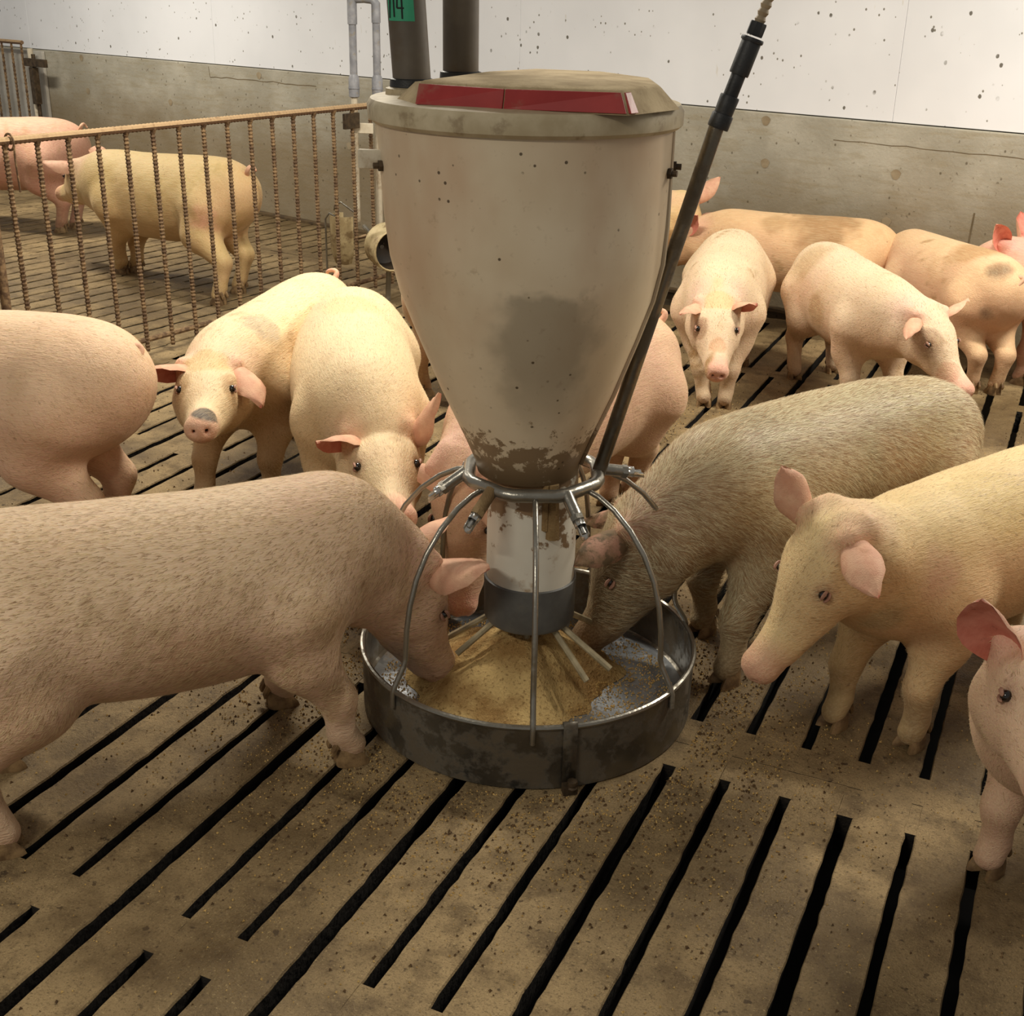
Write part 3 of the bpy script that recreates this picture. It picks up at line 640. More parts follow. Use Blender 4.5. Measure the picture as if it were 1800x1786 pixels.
#FK-END
# ------------------------------------------------------------------ pigs
def resample(st,step):
    C_=np.array([q[0] for q in st]); d=np.r_[0,np.cumsum(np.linalg.norm(np.diff(C_,axis=0),axis=1))]
    A=np.array([np.r_[q[0],q[1],q[2],q[3],q[4]] for q in st]); n=max(len(st),int(d[-1]/step)); u=np.linspace(0,d[-1],n)
    out=np.zeros((n,A.shape[1]))
    # catmull-rom / hermite in arc length
    T=np.zeros_like(A)
    for i in range(len(st)):
        a,b=max(i-1,0),min(i+1,len(st)-1); T[i]=(A[b]-A[a])/(d[b]-d[a])
    for k,x in enumerate(u):
        i=min(np.searchsorted(d,x,side='right')-1,len(st)-2); h=d[i+1]-d[i]; t=(x-d[i])/h
        out[k]=(2*t**3-3*t**2+1)*A[i]+(t**3-2*t**2+t)*h*T[i]+(-2*t**3+3*t**2)*A[i+1]+(t**3-t**2)*h*T[i+1]
    return out
class Field:
    def __init__(s,lo,hi,vx):
        s.vx=vx; s.lo=np.floor(np.array(lo)/vx)*vx; s.n=np.ceil((np.array(hi)-s.lo)/vx).astype(int)+1
        s.ax=[(s.lo[i]+vx*np.arange(s.n[i])).astype(np.float32) for i in range(3)]; s.d=np.full(s.n,.12,np.float32)
    def win(s,c,r):
        a=np.clip(((np.array(c)-r-s.lo)/s.vx).astype(int),0,s.n); b=np.clip(((np.array(c)+r-s.lo)/s.vx).astype(int)+2,0,s.n)
        sl=tuple(slice(a[i],b[i]) for i in range(3)); return sl,s.ax[0][sl[0]][:,None,None],s.ax[1][sl[1]][None,:,None],s.ax[2][sl[2]][None,None,:]
    def merge(s,sl,d,k):
        o=s.d[sl]
        if k<=0: s.d[sl]=np.minimum(o,d); return
        h=np.clip(.5+.5*(o-d)/k,0,1); s.d[sl]=o*(1-h)+d*h-k*h*(1-h)
def chain(F_,pts,k):
    """union of the samples first, then one smooth merge with the field"""
    P=np.array([q[:3] for q in pts]); R=np.array([max(q[9],q[10]) for q in pts]); m=.07
    lo=(P-R[:,None]).min(0)-m; hi=(P+R[:,None]).max(0)+m; c=(lo+hi)/2
    sl,_,_,_=F_.win(c,(hi-lo)/2); acc=np.full(F_.d[sl].shape,.12,np.float32); off=[x.start for x in sl]
    for q in pts:
        rl,ru=q[9],q[10]; c=q[:3]; l=_n(q[3:6]); u=q[6:9]; u=_n(u-l*u.dot(l)); t=np.cross(l,u); rt=min(rl,ru)*.9
        r=max(rl,ru)+.05; s2,X,Y,Z=F_.win(c,r)
        sub=tuple(slice(max(0,s2[i].start-off[i]),max(0,s2[i].stop-off[i])) for i in range(3))
        X=X-c[0];Y=Y-c[1];Z=Z-c[2]
        a=(X*l[0]+Y*l[1]+Z*l[2])/rl; b=(X*u[0]+Y*u[1]+Z*u[2])/ru; e=(X*t[0]+Y*t[1]+Z*t[2])/rt
        k0=np.sqrt(a*a+b*b+e*e)+1e-6; k1=np.sqrt((a/rl)**2+(b/ru)**2+(e/rt)**2)+1e-6
        d=(k0*(k0-1)/k1).astype(np.float32); v=acc[sub]
        if v.shape==d.shape: acc[sub]=np.minimum(v,d)
    F_.merge(sl,acc,k)
def cone(F_,a,b,ra,rb,k):
    a=np.array(a,float);b=np.array(b,float); c=(a+b)/2; r=np.abs(b-a)/2+max(ra,rb)+.06
    sl,X,Y,Z=F_.win(c,r); ab=b-a; L2=ab.dot(ab)+1e-9
    h=np.clip(((X-a[0])*ab[0]+(Y-a[1])*ab[1]+(Z-a[2])*ab[2])/L2,0,1)
    d=np.sqrt((X-a[0]-ab[0]*h)**2+(Y-a[1]-ab[1]*h)**2+(Z-a[2]-ab[2]*h)**2)-(ra+(rb-ra)*h)
    F_.merge(sl,d.astype(np.float32),k)
def carve(F_,a,b,r,k=.006):
    a=np.array(a,float);b=np.array(b,float); c=(a+b)/2
    sl,X,Y,Z=F_.win(c,np.abs(b-a)/2+r+.03); ab=b-a; L2=ab.dot(ab)+1e-9
    h=np.clip(((X-a[0])*ab[0]+(Y-a[1])*ab[1]+(Z-a[2])*ab[2])/L2,0,1)
    d=-(np.sqrt((X-a[0]-ab[0]*h)**2+(Y-a[1]-ab[1]*h)**2+(Z-a[2]-ab[2]*h)**2)-r)
    o=F_.d[sl]; hh=np.clip(.5-.5*(o-d)/k,0,1); F_.d[sl]=(o*(1-hh)+d*hh+k*hh*(1-hh)).astype(np.float32)
def pnoise(V,f,seed,octv=3):
    r=np.random.default_rng(seed); o=np.zeros(len(V)); a=1.
    for _ in range(octv):
        for _ in range(5):
            k=r.normal(size=3)*f; o+=a*np.sin(V@k+r.uniform(0,6.28))
        f*=2.1; a*=.5
    return o/5
PEARM={}
def ear_mesh(name,root,vec,nrm,size,wid,droop,mats,curl=.3,seed=0):
    """leaf shaped ear: axis root->tip, opening towards nrm; two skins 4 mm apart"""
    a=_n(vec); n_=_n(nrm-a*np.dot(nrm,a)); c=np.cross(n_,a)
    us=[-.22,-.08,.06,.18,.32,.46,.60,.72,.83,.92,.975,1.0]; ws=[.62,.78,.92,1.0,1.0,.92,.78,.60,.41,.24,.12,.03]
    nv=10; rs=np.random.default_rng(seed); V=[[],[]]
    for side in(0,1):
        for u,w_ in zip(us,ws):
            cup=(1-max(u,0))**1.1
            for j in range(nv+1):
                v=-1+2*j/nv; ph=v*(.45+1.15*cup); rad=wid*w_/(1.0+.0*cup)
                x=rad*math.sin(ph)/(.45+1.15*cup)*1.15; z=rad*(1-math.cos(ph))/(.45+1.15*cup)*1.15
                uu=max(u,0); bend=droop*uu*uu*size; back=-droop*droop*.5*uu**3*size
                wob=.003*math.sin(u*9+v*3+seed)*uu+.0035*math.sin(u*17+v*7+seed*2)*uu*abs(v)
                q=root+a*(size*u+back+ (.02*size*(1-v*v) if u>.9 else 0))+c*x+n_*(z+bend+wob+curl*.05*size*abs(v)**3*uu)
                th=.0022*(1-.6*uu); q=q+n_*(th if side==0 else -th)*(1 if abs(v)<1 and u<1 else .2)
                V[side].append(q)
    b=MB(); m=nv+1; nu=len(us); v=V[0]+V[1]; o=nu*m; f=[];mi=[]
    for i in range(nu-1):
        for j in range(nv):
            f.append((i*m+j,i*m+j+1,(i+1)*m+j+1,(i+1)*m+j)); mi.append(1)
            f.append((o+i*m+j,o+(i+1)*m+j,o+(i+1)*m+j+1,o+i*m+j+1)); mi.append(0)
        f.append((i*m,(i+1)*m,o+(i+1)*m,o+i*m)); mi.append(0); f.append((i*m+nv,o+i*m+nv,o+(i+1)*m+nv,(i+1)*m+nv)); mi.append(0)
    for j in range(nv): f.append(((nu-1)*m+j,(nu-1)*m+j+1,o+(nu-1)*m+j+1,o+(nu-1)*m+j)); mi.append(0)
    b.v=[tuple(map(float,q)) for q in v]; b.f=f; b.m=mi
    return b
def hoof_mesh(foot,fx,s):
    """two claws and two dew claws, pointing along fx"""
    b=MB(); fx=_n(fx); sy=np.array([-fx[1],fx[0],0.]); f0=np.array([foot[0],foot[1],foot[2]])
    for sg in(-1,1):
        d=_n(fx+sy*sg*.22); l=np.array([-d[1],d[0],0]); v=[]; K=12; c0=f0+sy*sg*.0155*s-fx*.012*s
        for z,ln,bk,wd in((.0,.052,.024,.0165),(.012,.048,.024,.0165),(.030,.034,.022,.0150),(.046,.020,.018,.012)):
            for k in range(K):
                a=2*PI*k/K; ca,sa=math.cos(a),math.sin(a); r=(ln if ca>0 else bk)*s; v.append(c0+d*(ca*abs(ca)**.15*r)+l*sa*wd*s+np.array([0,0,z*s]))
        f=[(j*K+k,j*K+(k+1)%K,(j+1)*K+(k+1)%K,(j+1)*K+k) for j in range(3) for k in range(K)]+[tuple(range(K))[::-1],tuple(3*K+k for k in range(K))]
        b.add(v,f)
        p=f0+sy*sg*.017*s-fx*.030*s+np.array([0,0,.052*s]); b.tube([p+np.array([0,0,.012*s]),p-fx*.012*s-np.array([0,0,.010*s]),p-fx*.012*s-np.array([0,0,.020*s])],[.009*s,.008*s,.004*s],7)
    return b
def bristles(name,V,Fq,N,flow,n,ln,wd,mat,parent,tilt=.35,seed=1,brown=.22):
    r=np.random.default_rng(seed); T=V[Fq]; ar=np.linalg.norm(np.cross(T[:,1]-T[:,0],T[:,2]-T[:,0]),axis=1); 
    fi=r.choice(len(Fq),n,p=ar/ar.sum()); u,v=r.random(n),r.random(n); m=u+v>1; u[m],v[m]=1-u[m],1-v[m]
    A=T[fi]; P=A[:,0]+(A[:,1]-A[:,0])*u[:,None]+(A[:,2]-A[:,0])*v[:,None]
    nn=N[Fq[fi]].mean(1); nn/=np.linalg.norm(nn,axis=1)[:,None]
    fl=flow[Fq[fi]].mean(1); fl=fl-nn*(fl*nn).sum(1)[:,None]; fl/=np.linalg.norm(fl,axis=1)[:,None]+1e-6
    sd=np.cross(nn,fl); j=r.normal(size=n)*.16+.35*pnoise(P,9,seed+3,2); fl=fl*np.cos(j)[:,None]+sd*np.sin(j)[:,None]; sd=np.cross(nn,fl)
    L_=ln*r.uniform(.6,1.3,n)[:,None]; t=tilt*r.uniform(.5,1.4,n)[:,None]
    w_=wd*r.uniform(.7,1.2,n)[:,None]
    p0=P-nn*.001; p1=P+fl*L_*.55+nn*L_*t*.45; p2=P+fl*L_+nn*L_*t*.55
    VV=np.stack([p0-sd*w_,p0+sd*w_,p1+sd*w_*.7,p1-sd*w_*.7,p2],1).reshape(-1,3)
    b0=np.arange(n)[:,None]*5; Q=np.concatenate([b0+np.array([[3,2,1,0]])],1); T3=b0+np.array([[4,2,3]])
    me=bpy.data.meshes.new(name); me.vertices.add(5*n); me.vertices.foreach_set('co',VV.astype(np.float32).ravel())
    loops=np.concatenate([Q.ravel(),T3.ravel()]).astype(np.int32); me.loops.add(len(loops)); me.loops.foreach_set('vertex_index',loops)
    me.polygons.add(2*n); ls=np.r_[np.arange(n)*4,4*n+np.arange(n)*3].astype(np.int32); me.polygons.foreach_set('loop_start',ls)
    me.polygons.foreach_set('material_index',np.tile((r.random(n)<brown).astype(np.int32),2)); me.update(calc_edges=True); me.validate(); me.polygons.foreach_set('use_smooth',np.ones(2*n,bool))
    nrm=np.repeat(nn,5,axis=0); 
    try: me.normals_split_custom_set_from_vertices(nrm.tolist())
    except Exception as e: print(e)
    me.materials.append(mat); me.materials.append(HC['brown']); o=link(bpy.data.objects.new(name,me),parent); o['kind']='stuff'; return o
def hair_mat(name,c):
    m=NT(name,.5,0,.4); m.color(L(*c)); m.put(m.b.inputs['Transmission Weight'],0.); return m.mat
HC={'brown':hair_mat('brown_bristle',(160,126,88)),'blond':hair_mat('blond_bristle',(236,214,168)),'grey':hair_mat('grey_bristle',(214,200,164))}
MATS={'clean':mat_pig('pig_skin_clean',1,.22,(186,146,96)),'dirty':mat_pig('pig_skin_dirty',1.3,.5,(112,94,58)),'yellow':mat_pig('pig_skin_yellow',1,.4,(168,138,72)),'far':mat_pig('pig_skin_far',.6,.3,(178,134,92))}
EARIN=mat_plain('ear_inner',(204,122,104),(220,146,126),.55,0,30,.3,.001,((120,60,44),26,.62,.7))
EAROUT=mat_plain('ear_outer',(210,158,130),(222,178,146),.6,0,30,.3,.002,((170,128,90),16,.58,.5))
LIDM=mat_plain('eyelid_skin',(150,108,88),(178,134,110),.6,0,60)
EARGREY=mat_plain('ear_outer_grimy',(128,106,78),(186,140,120),.65,0,16,.3,.002,((92,78,56),30,.48,.8))
def srgb(c): return np.array(L(*c)[:3])
def make_pig(P,label,vx=.009,base=(232,200,160),mat='clean',hair=0,hl=.016,hcol='blond',side=(222,176,146),patches=(),legdirt=.5,earw=.062,earsz=.17,droopL=.15,droopR=.15,nL=None,nR=None,snoutc=(214,140,126),group=None,tail=1,seed=0,spots=(),grime=.5,earm=None,hw=.00032,brown=.22):
    o_=pose(P); s=P['s']; root=thing('pig',label,'pig',(P['X'],P['Y'],0),P['yaw'],group)
    st=o_['st']; H=o_['H']
    smp=resample(st,.016*s)
    allp=np.array([q[0] for q in st]); R=np.array([max(q[3],q[4]) for q in st]); legp=np.array([J[0] for lg in o_['legs'] for J in lg[:-1]])
    lo=np.minimum((allp-R[:,None]).min(0),legp.min(0)-.13)-.03; hi=np.maximum((allp+R[:,None]).max(0),legp.max(0)+.13)+.03; lo[2]=-.01
    F_=Field(lo,hi,vx)
    # the torso and the head as two groups so that the neck crease blends
    nt=int(len(smp)*.62)
    chain(F_,smp,0)
    sg=(1,-1)
    # haunch and shoulder mass, belly
    for i,lg in enumerate(o_['legs']):
        J=lg[:-1]
        for k in range(len(J)-1):
            cone(F_,J[k][0],J[k+1][0],J[k][1],J[k+1][1],(.05,.035,.022,.016)[k]*s)
    # jowls, cheeks, brow, ear roots, snout rim
    for g in sg:
        cone(F_,H(-.03,g*.055,-.045),H(.05,g*.045,-.055),.062*s,.045*s,.05*s)
        cone(F_,H(.055,g*.060,.058),H(.105,g*.058,.042),.024*s,.018*s,.022*s)
        cone(F_,H(-.055,g*.055,.055),H(-.025,g*.078,.085),.045*s,.026*s,.03*s)
        cone(F_,H(.16,g*.035,-.040),H(.27,g*.024,-.038),.030*s,.022*s,.02*s)
    chain(F_,[np.r_[H(f_,0,-.012),o_['lh'],o_['uh'],r1*s,r2*s] for f_,r1,r2 in((.318,.044,.038),(.328,.050,.043),(.334,.047,.040))],.006*s)
    cone(F_,H(.13,0,-.075),H(.255,0,-.060),.030*s,.020*s,.02*s)   # lower jaw
    for g in sg:
        carve(F_,H(.36,g*.017,-.010),H(.325,g*.017,-.010),.0085*s)
        carve(F_,H(.115,g*.100,.047),H(.115,g*.082,.045),.012*s,.012*s)
        carve(F_,H(.16,g*.07,-.068),H(.29,g*.034,-.046),.004*s,.010*s)   # mouth line
    grid=openvdb.FloatGrid(); grid.background=.05
    grid.copyFromArray(np.clip(F_.d,-.05,.05)); 
    pts,tris,quads=grid.convertToPolygons(0.0,0.0)
    V=pts*F_.vx+F_.lo
    me=bpy.data.meshes.new('body'); faces=[tuple(q[::-1]) for q in quads.tolist()]+[tuple(q[::-1]) for q in tris.tolist()]
    me.from_pydata(V.tolist(),[],faces); me.update()
    # keep only the big connected piece, smooth once
    bm=bmesh.new(); bm.from_mesh(me); bmesh.ops.recalc_face_normals(bm,faces=bm.faces)
    for _ in range(2): bmesh.ops.smooth_vert(bm,verts=bm.verts,factor=.5,use_axis_x=True,use_axis_y=True,use_axis_z=True)
    bm.to_mesh(me); bm.free()
    nvx=len(me.vertices); V=np.empty(nvx*3,np.float32); me.vertices.foreach_get('co',V); V=V.reshape(-1,3).astype(float); N=np.empty(nvx*3,np.float32); me.vertices.foreach_get('normal',N); N=N.reshape(-1,3).astype(float)
    # gentle muscle and fold relief
    V2=V+N*(pnoise(V,14,seed+1,2)*.0022*s)[:,None]; me.vertices.foreach_set('co',V2.astype(np.float32).ravel()); me.update()
    # skin and bristle colour, with lit backs and shaded flanks painted in by normal
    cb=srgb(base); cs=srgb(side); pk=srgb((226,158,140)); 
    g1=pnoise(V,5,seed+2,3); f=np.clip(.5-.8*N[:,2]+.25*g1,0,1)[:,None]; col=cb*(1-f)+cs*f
    g2=np.clip(pnoise(V,11,seed+4,4)*.9,-.6,1)[:,None]; col=col*(1-.16*np.clip(g2,0,1))+srgb((168,124,84))*.16*np.clip(g2,0,1); g3=np.clip(pnoise(V,8,seed+6,3),0,1)[:,None]; col=col*(1-.22*g3)+srgb((226,164,148))*.22*g3
    spine_top=np.clip((N[:,2]-.75)*3,0,1)[:,None]
    Kp=H(.33,0,-.01); d=np.linalg.norm(V-Kp,axis=1); m=np.clip(1.25-d/(.075*s),0,1)[:,None]*.9; col=col*(1-m)+srgb(snoutc)*m
    for g in sg:
        d=np.linalg.norm(V-H(-.02,g*.08,.09),axis=1); m=np.clip(1.2-d/(.06*s),0,1)[:,None]*.55; col=col*(1-m)+pk*m
        d=np.linalg.norm(V-H(.11,g*.08,.045),axis=1); m=np.clip(1.3-d/(.032*s),0,1)[:,None]*.55; col=col*(1-m)+srgb((150,100,84))*m
        d=np.linalg.norm(V-H(.335,g*.017,-.010),axis=1); m=np.clip(1.6-d/(.010*s),0,1)[:,None]; col=col*(1-m)+srgb((84,44,36))*m
        # bare skin behind the ears
        d=np.linalg.norm(V-H(-.10,g*.07,.06),axis=1); m=np.clip(1.2-d/(.09*s),0,1)[:,None]*.35; col=col*(1-m)+srgb((214,158,158))*m
    low=np.clip((.26*s-V[:,2])/(.20*s),0,1)[:,None]*legdirt*np.clip(.7+.5*pnoise(V,30,seed+5,2),0,1)[:,None]; col=col*(1-low)+srgb((112,86,54))*low
    g4=pnoise(V,7,seed+31,2)+.8*pnoise(V,42,seed+32,3); m=np.clip((g4-.75)*1.6,0,1)[:,None]*grime; col=col*(1-m)+srgb((158,120,72))*m
    g5=pnoise(V,95,seed+33,2); m=(np.clip((g5-1.0)*3,0,1)*np.clip(pnoise(V,6,seed+34,2)+.3,0,1))[:,None]*grime*.8; col=col*(1-m)+srgb((110,78,44))*m
    for f_,l_,u_,rad,cc,st_ in spots:
        d=np.linalg.norm(V-H(f_,l_,u_),axis=1)/(rad*s)+.15*pnoise(V,60,seed+8,2); m=np.clip((1.1-d)*5,0,1)[:,None]*st_; col=col*(1-m)+srgb(cc)*m
    for fr,lr,ur,rad,cc,st_ in patches:      # stains of dung and feed, in units of the pig: position, radius, colour, strength
        q=np.array([fr,lr,ur])*s; d=np.linalg.norm((V-q),axis=1)/(rad*s)+.28*pnoise(V,26,seed+9,3); m=np.clip((1.15-d)*2.2,0,1)[:,None]*st_; col=col*(1-m)+srgb(cc)*m
    ca_=me.color_attributes.new('tint','FLOAT_COLOR','POINT'); ca_.data.foreach_set('color',np.c_[col,np.ones(nvx)].astype(np.float32).ravel())
    me.polygons.foreach_set('use_smooth',np.ones(len(me.polygons),bool)); me.materials.append(MATS[mat]); body=link(bpy.data.objects.new('body',me),root)
    # ears
    for sd,g in(('L',1),('R',-1)):
        e=(P.get('ears') or {}).get(sd) or (.62,g*.62,.36,1.); 
        hd,lh,uh=o_['hd'],o_['lh'],o_['uh']; vec=hd*e[0]+lh*e[1]+uh*e[2]
        nn=(nL if g>0 else nR) or (.75,g*.25,-.45); nv=hd*nn[0]+lh*nn[1]+uh*nn[2]
        if abs(np.dot(_n(nv),_n(vec)))>.93: nv=hd*.3-uh*.9
        ear_mesh('ear',H(-.022,g*.076,.084),vec,nv,earsz*s*e[3],earw*s,droopL if g>0 else droopR,None,.3,seed+g).build('ear',[earm or EAROUT,EARIN],root)
        b=MB(); c=H(.112,g*.0778,.045); rr=.0110*s; b.lathe([(0,-rr)]+[(rr*math.cos(t),rr*math.sin(t)) for t in np.linspace(-1.3,1.3,7)]+[(0,rr)],12,c); b.build('eye',M['eye'],root)
        if vx<.0115:
            b=MB(); 
            for up,rr_ in((1,.0135),(-1,.0132)):
                P_l=[]
                for t in np.linspace(-.95,.95,7): P_l.append(c+lh*g*(.006+.004*math.cos(t))*s+hd*math.sin(t)*.015*s+uh*up*math.cos(t)*.0085*s)
                b.tube(P_l,[.0015,.0035,.004,.0042,.004,.0035,.0015],6)
            b.build('eyelid',LIDM,root)
    # tail
    if tail:
        b0=st[1][0]+np.array([-.045*s,0,.09*s]); P_t=[]; 
        for t in np.linspace(0,1,16):
            a=t*5.2; P_t.append(b0+np.array([-.055*t-.012*math.sin(a),.022*math.sin(a*1.0)*tail,.035*math.sin(a*.62)+(.03*t if tail>0 else -.10*t)])*s)
        b=MB(); b.tube([b0+np.array([.03,0,-.01])*s]+P_t,[.020*s]+[(.013-.008*t)*s for t in np.linspace(0,1,16)],10); b.build('tail',EAROUT,root)
    # hooves
    for i,lg in enumerate(o_['legs']):
        kn=lg[3][0]; ft=lg[-1]; fx=np.array([1.,0,0]); b=hoof_mesh(ft,fx,s); b.build('hoof',M['hoof'],root)
    if hair:
        Fq=np.array([q[:3] for q in faces]); Fq2=np.array([(q[2],q[3],q[0]) for q in faces if len(q)==4]); Fq=np.concatenate([Fq,Fq2])
        Vl=V2; fl=np.tile(np.array([-1.,0,-.0]),(nvx,1)); fl[:,2]-=np.clip(1-np.abs(N[:,2]),0,1)*.9
        hm=((V-H(.0,0,0))@o_['hd'])>0; fl[hm]-=o_['hd']*1.2
        keep=(V[Fq].mean(1)[:,2]>.12*s); Fq=Fq[keep]; dn=np.linalg.norm(V[Fq].mean(1)-Kp,axis=1); Fq=Fq[dn>.10*s]
        bristles('bristles',Vl,Fq,N,fl,hair,hl*s,hw,HC[hcol],root,.16,seed,brown)
    return root
PIGS={
 'P1':dict(s=0.951,bend=0.271,ny=0.206,np=-0.693,hy=-0.21,hp=-1.093,fat=1.043,X=-1.537,Y=1.698,yaw=0.864,Ln=0.203,feet=[(-1.49, 2.027), (-1.227, 1.902), (-1.863, 1.561), (-1.657, 1.35)],ears={'L': (0.27, 0.44, 0.86, 1.0), 'R': (0.04, -0.9, 0.43, 1.0)}),
 'P10':dict(s=0.872,bend=0.099,ny=0.309,np=-0.06,hy=-0.048,hp=-0.559,fat=1.008,X=-0.796,Y=5.089,yaw=-0.982,feet=[None, None, None, (-1.019, 5.218)],ears={'L': (-0.33, 0.91, 0.26, 1.0), 'R': (0.55, -0.83, 0.07, 1.0)}),
 'P11':dict(s=0.885,bend=-0.1,ny=-0.016,np=-0.122,hy=-0.002,hp=-0.417,fat=0.999,X=-1.226,Y=5.963,yaw=3.117,feet=[None, None, None, None],ears={'L': (-0.81, 0.49, 0.31, 1.0), 'R': (-0.67, -0.73, 0.11, 1.0)}),
 'P12':dict(s=0.872,bend=0.071,ny=-0.003,np=-0.3,hy=-0.0,hp=-0.899,fat=0.992,X=-0.475,Y=5.69,yaw=2.255,feet=[None, None, (-0.302, 5.379), (-0.213, 5.41)],ears={'L': (-0.32, 0.5, 0.8, 1.15), 'R': (-0.2, 0.6, 0.77, 1.15)}),
 'P13':dict(s=0.882,bend=-0.147,ny=-0.074,np=0.447,hy=-0.0,hp=-0.213,fat=1.001,X=0.16,Y=5.569,yaw=2.668,feet=[None, None, None, None],ears={'L': (-0.31, 0.71, 0.64, 1.0), 'R': (0.46, -0.43, 0.78, 1.0)}),
 'P14':dict(s=1.073,bend=-0.085,ny=-0.006,np=-0.195,hy=0.0,hp=-0.505,fat=0.994,X=-6.409,Y=6.107,yaw=3.379,feet=[None, None, (-6.048, 6.15), None],ears={'L': None, 'R': None}),
 'P15':dict(s=1.065,bend=-0.004,ny=-0.302,np=-0.002,hy=-0.0,hp=-0.298,fat=1.006,X=-4.441,Y=5.311,yaw=3.094,feet=[(-4.888, 5.396), (-4.84, 5.46), (-3.971, 5.07), (-4.035, 5.327)],ears={'L': None, 'R': (0.84, 0.02, 0.54, 1.0)}),
 'P16':dict(s=0.892,bend=0.21,ny=0.205,np=0.688,hy=0.033,hp=0.063,fat=1.001,X=-2.286,Y=5.866,yaw=0.279,feet=[None, None, None, None],ears={'L': None, 'R': (0.02, -0.71, 0.71, 1.0)}),
 'P17':dict(s=0.873,bend=-0.006,ny=0.005,np=-0.192,hy=0.004,hp=-0.497,fat=0.999,X=-2.149,Y=4.51,yaw=1.33,feet=[None, None, (-2.308, 4.236), None],ears={'L': None, 'R': None}),
 'P2':dict(s=1.092,bend=-0.017,ny=0.009,np=-0.197,hy=-0.0,hp=-0.506,fat=1.107,X=-2.583,Y=2.238,yaw=3.429,feet=[None, None, None, None],ears={'L': None, 'R': None}),
 'P3':dict(s=0.926,bend=0.026,ny=0.22,np=0.022,hy=0.166,hp=0.031,fat=0.975,X=-2.345,Y=3.274,yaw=-1.392,feet=[(-2.2, 3.005), (-2.377, 2.885), None, None],ears={'L': (0.84, 0.53, -0.07, 1.0), 'R': (0.71, -0.63, 0.3, 1.0)}),
 'P4':dict(s=0.971,bend=0.313,ny=0.028,np=-0.506,hy=-0.098,hp=-0.02,fat=1.063,X=-1.918,Y=3.069,yaw=-0.976,feet=[None, None, None, None],ears={'L': (0.45, 0.46, 0.77, 1.0), 'R': (0.71, -0.63, 0.3, 1.0)}),
 'P5':dict(s=0.973,bend=0.242,ny=0.243,np=-0.353,hy=-0.186,hp=-1.571,fat=0.998,X=-1.264,Y=3.155,yaw=-1.732,feet=[None, None, (-1.195, 3.589), (-1.235, 3.508)],ears={'L': None, 'R': (0.06, 0.97, -0.24, 1.0)}),
 'P6':dict(s=0.951,bend=0.576,ny=-0.53,np=-0.653,hy=-0.324,hp=-1.068,fat=1.045,X=-0.52,Y=2.999,yaw=-2.139,feet=[(-0.584, 2.586), (-0.709, 2.811), None, None],ears={'L': (0.37, 0.75, 0.55, 1.0), 'R': None}),
 'P7':dict(s=0.885,bend=0.171,ny=-0.042,np=0.51,hy=-0.187,hp=-0.894,fat=1.037,X=-0.081,Y=2.807,yaw=-2.112,feet=[(-0.137, 2.51), (-0.309, 2.514), None, None],ears={'L': (0.34, 0.9, 0.28, 1.0), 'R': (-0.2, -0.97, -0.11, 1.0)}),
 'P8':dict(s=0.873,bend=-0.101,ny=0.474,np=0.723,hy=0.243,hp=0.002,fat=1.05,X=0.282,Y=2.332,yaw=-2.116,feet=[None, (0.061, 2.135), None, None],ears={'L': None, 'R': (0.47, -0.35, 0.81, 1.0)}),
 'P9':dict(s=0.909,bend=0.009,ny=0.067,np=-0.218,hy=0.072,hp=-0.335,fat=1.028,X=-1.304,Y=4.987,yaw=-1.376,feet=[(-1.179, 4.675), (-1.259, 4.664), None, None],ears={'L': (0.63, 0.48, 0.61, 1.0), 'R': (0.8, -0.54, 0.28, 1.0)}),
}
yb=(234,208,166); pinky=(222,172,146); tan=(158,122,72); dk=(96,78,52)
make_pig(PIGS['P1'],'large pink pig at lower left eating from the front left of the trough',vx=.008,base=(238,208,174),side=(216,172,146),hair=70000,hl=.019,hw=.0004,brown=.3,seed=11,
   patches=((.05,-.19,.36,.10,(176,132,86),.45),(.30,-.17,.40,.07,(170,130,80),.35),(-.25,-.17,.30,.1,(176,132,96),.4)),legdirt=.35,droopR=-.10,nR=(.95,.2,-.1),nL=(.6,-.5,-.3),snoutc=(196,140,112))
PIGS['P2'].update(s=1.06,X=-2.80,Y=2.36)
make_pig(PIGS['P2'],'pink pig at left edge seen from behind its rounded back, head hidden',vx=.009,base=(234,198,164),side=(220,170,142),hair=40000,seed=12,tail=-1,
   patches=((.0,.19,.35,.12,(196,160,96),.4),))
make_pig(PIGS['P3'],'cream pig facing camera with dark patch on its snout and floppy ears',vx=.0078,base=yb,side=(204,166,118),hair=42000,seed=13,grime=.8,legdirt=.6,nR=(.55,.1,-.8),nL=(.25,.2,-.9),droopR=.2,droopL=.45,earsz=.185,snoutc=(216,150,130),
   spots=((.31,.014,.026,.042,(58,54,52),.95),(.10,.08,.03,.06,(168,128,80),.6),(.10,-.08,.03,.06,(168,128,80),.6),(.02,0,.09,.07,(196,166,100),.6)),
   patches=((.28,.10,.62,.07,(150,142,128),.55),(.22,.15,.40,.10,(176,138,88),.4)))
make_pig(PIGS['P4'],'cream pig with lowered pink snout and raised left ear, just left of the hopper',vx=.0085,base=yb,side=(214,176,128),hair=42000,seed=14,tail=-1,
   patches=((-.15,.0,.66,.10,(200,176,110),.4),),nR=(.8,-.5,-.1),nL=(-.1,1,-.5),earw=.058,droopR=.1,droopL=-.05,snoutc=(206,128,118))
PIGS['P5']['hp']=-1.3
make_pig(PIGS['P5'],'pink pig standing behind the hopper with curled tail showing at right',vx=.009,base=(228,184,150),side=(206,164,138),hair=16000,seed=15,tail=1,
   patches=((.45,-.05,.40,.09,tan,.4),))
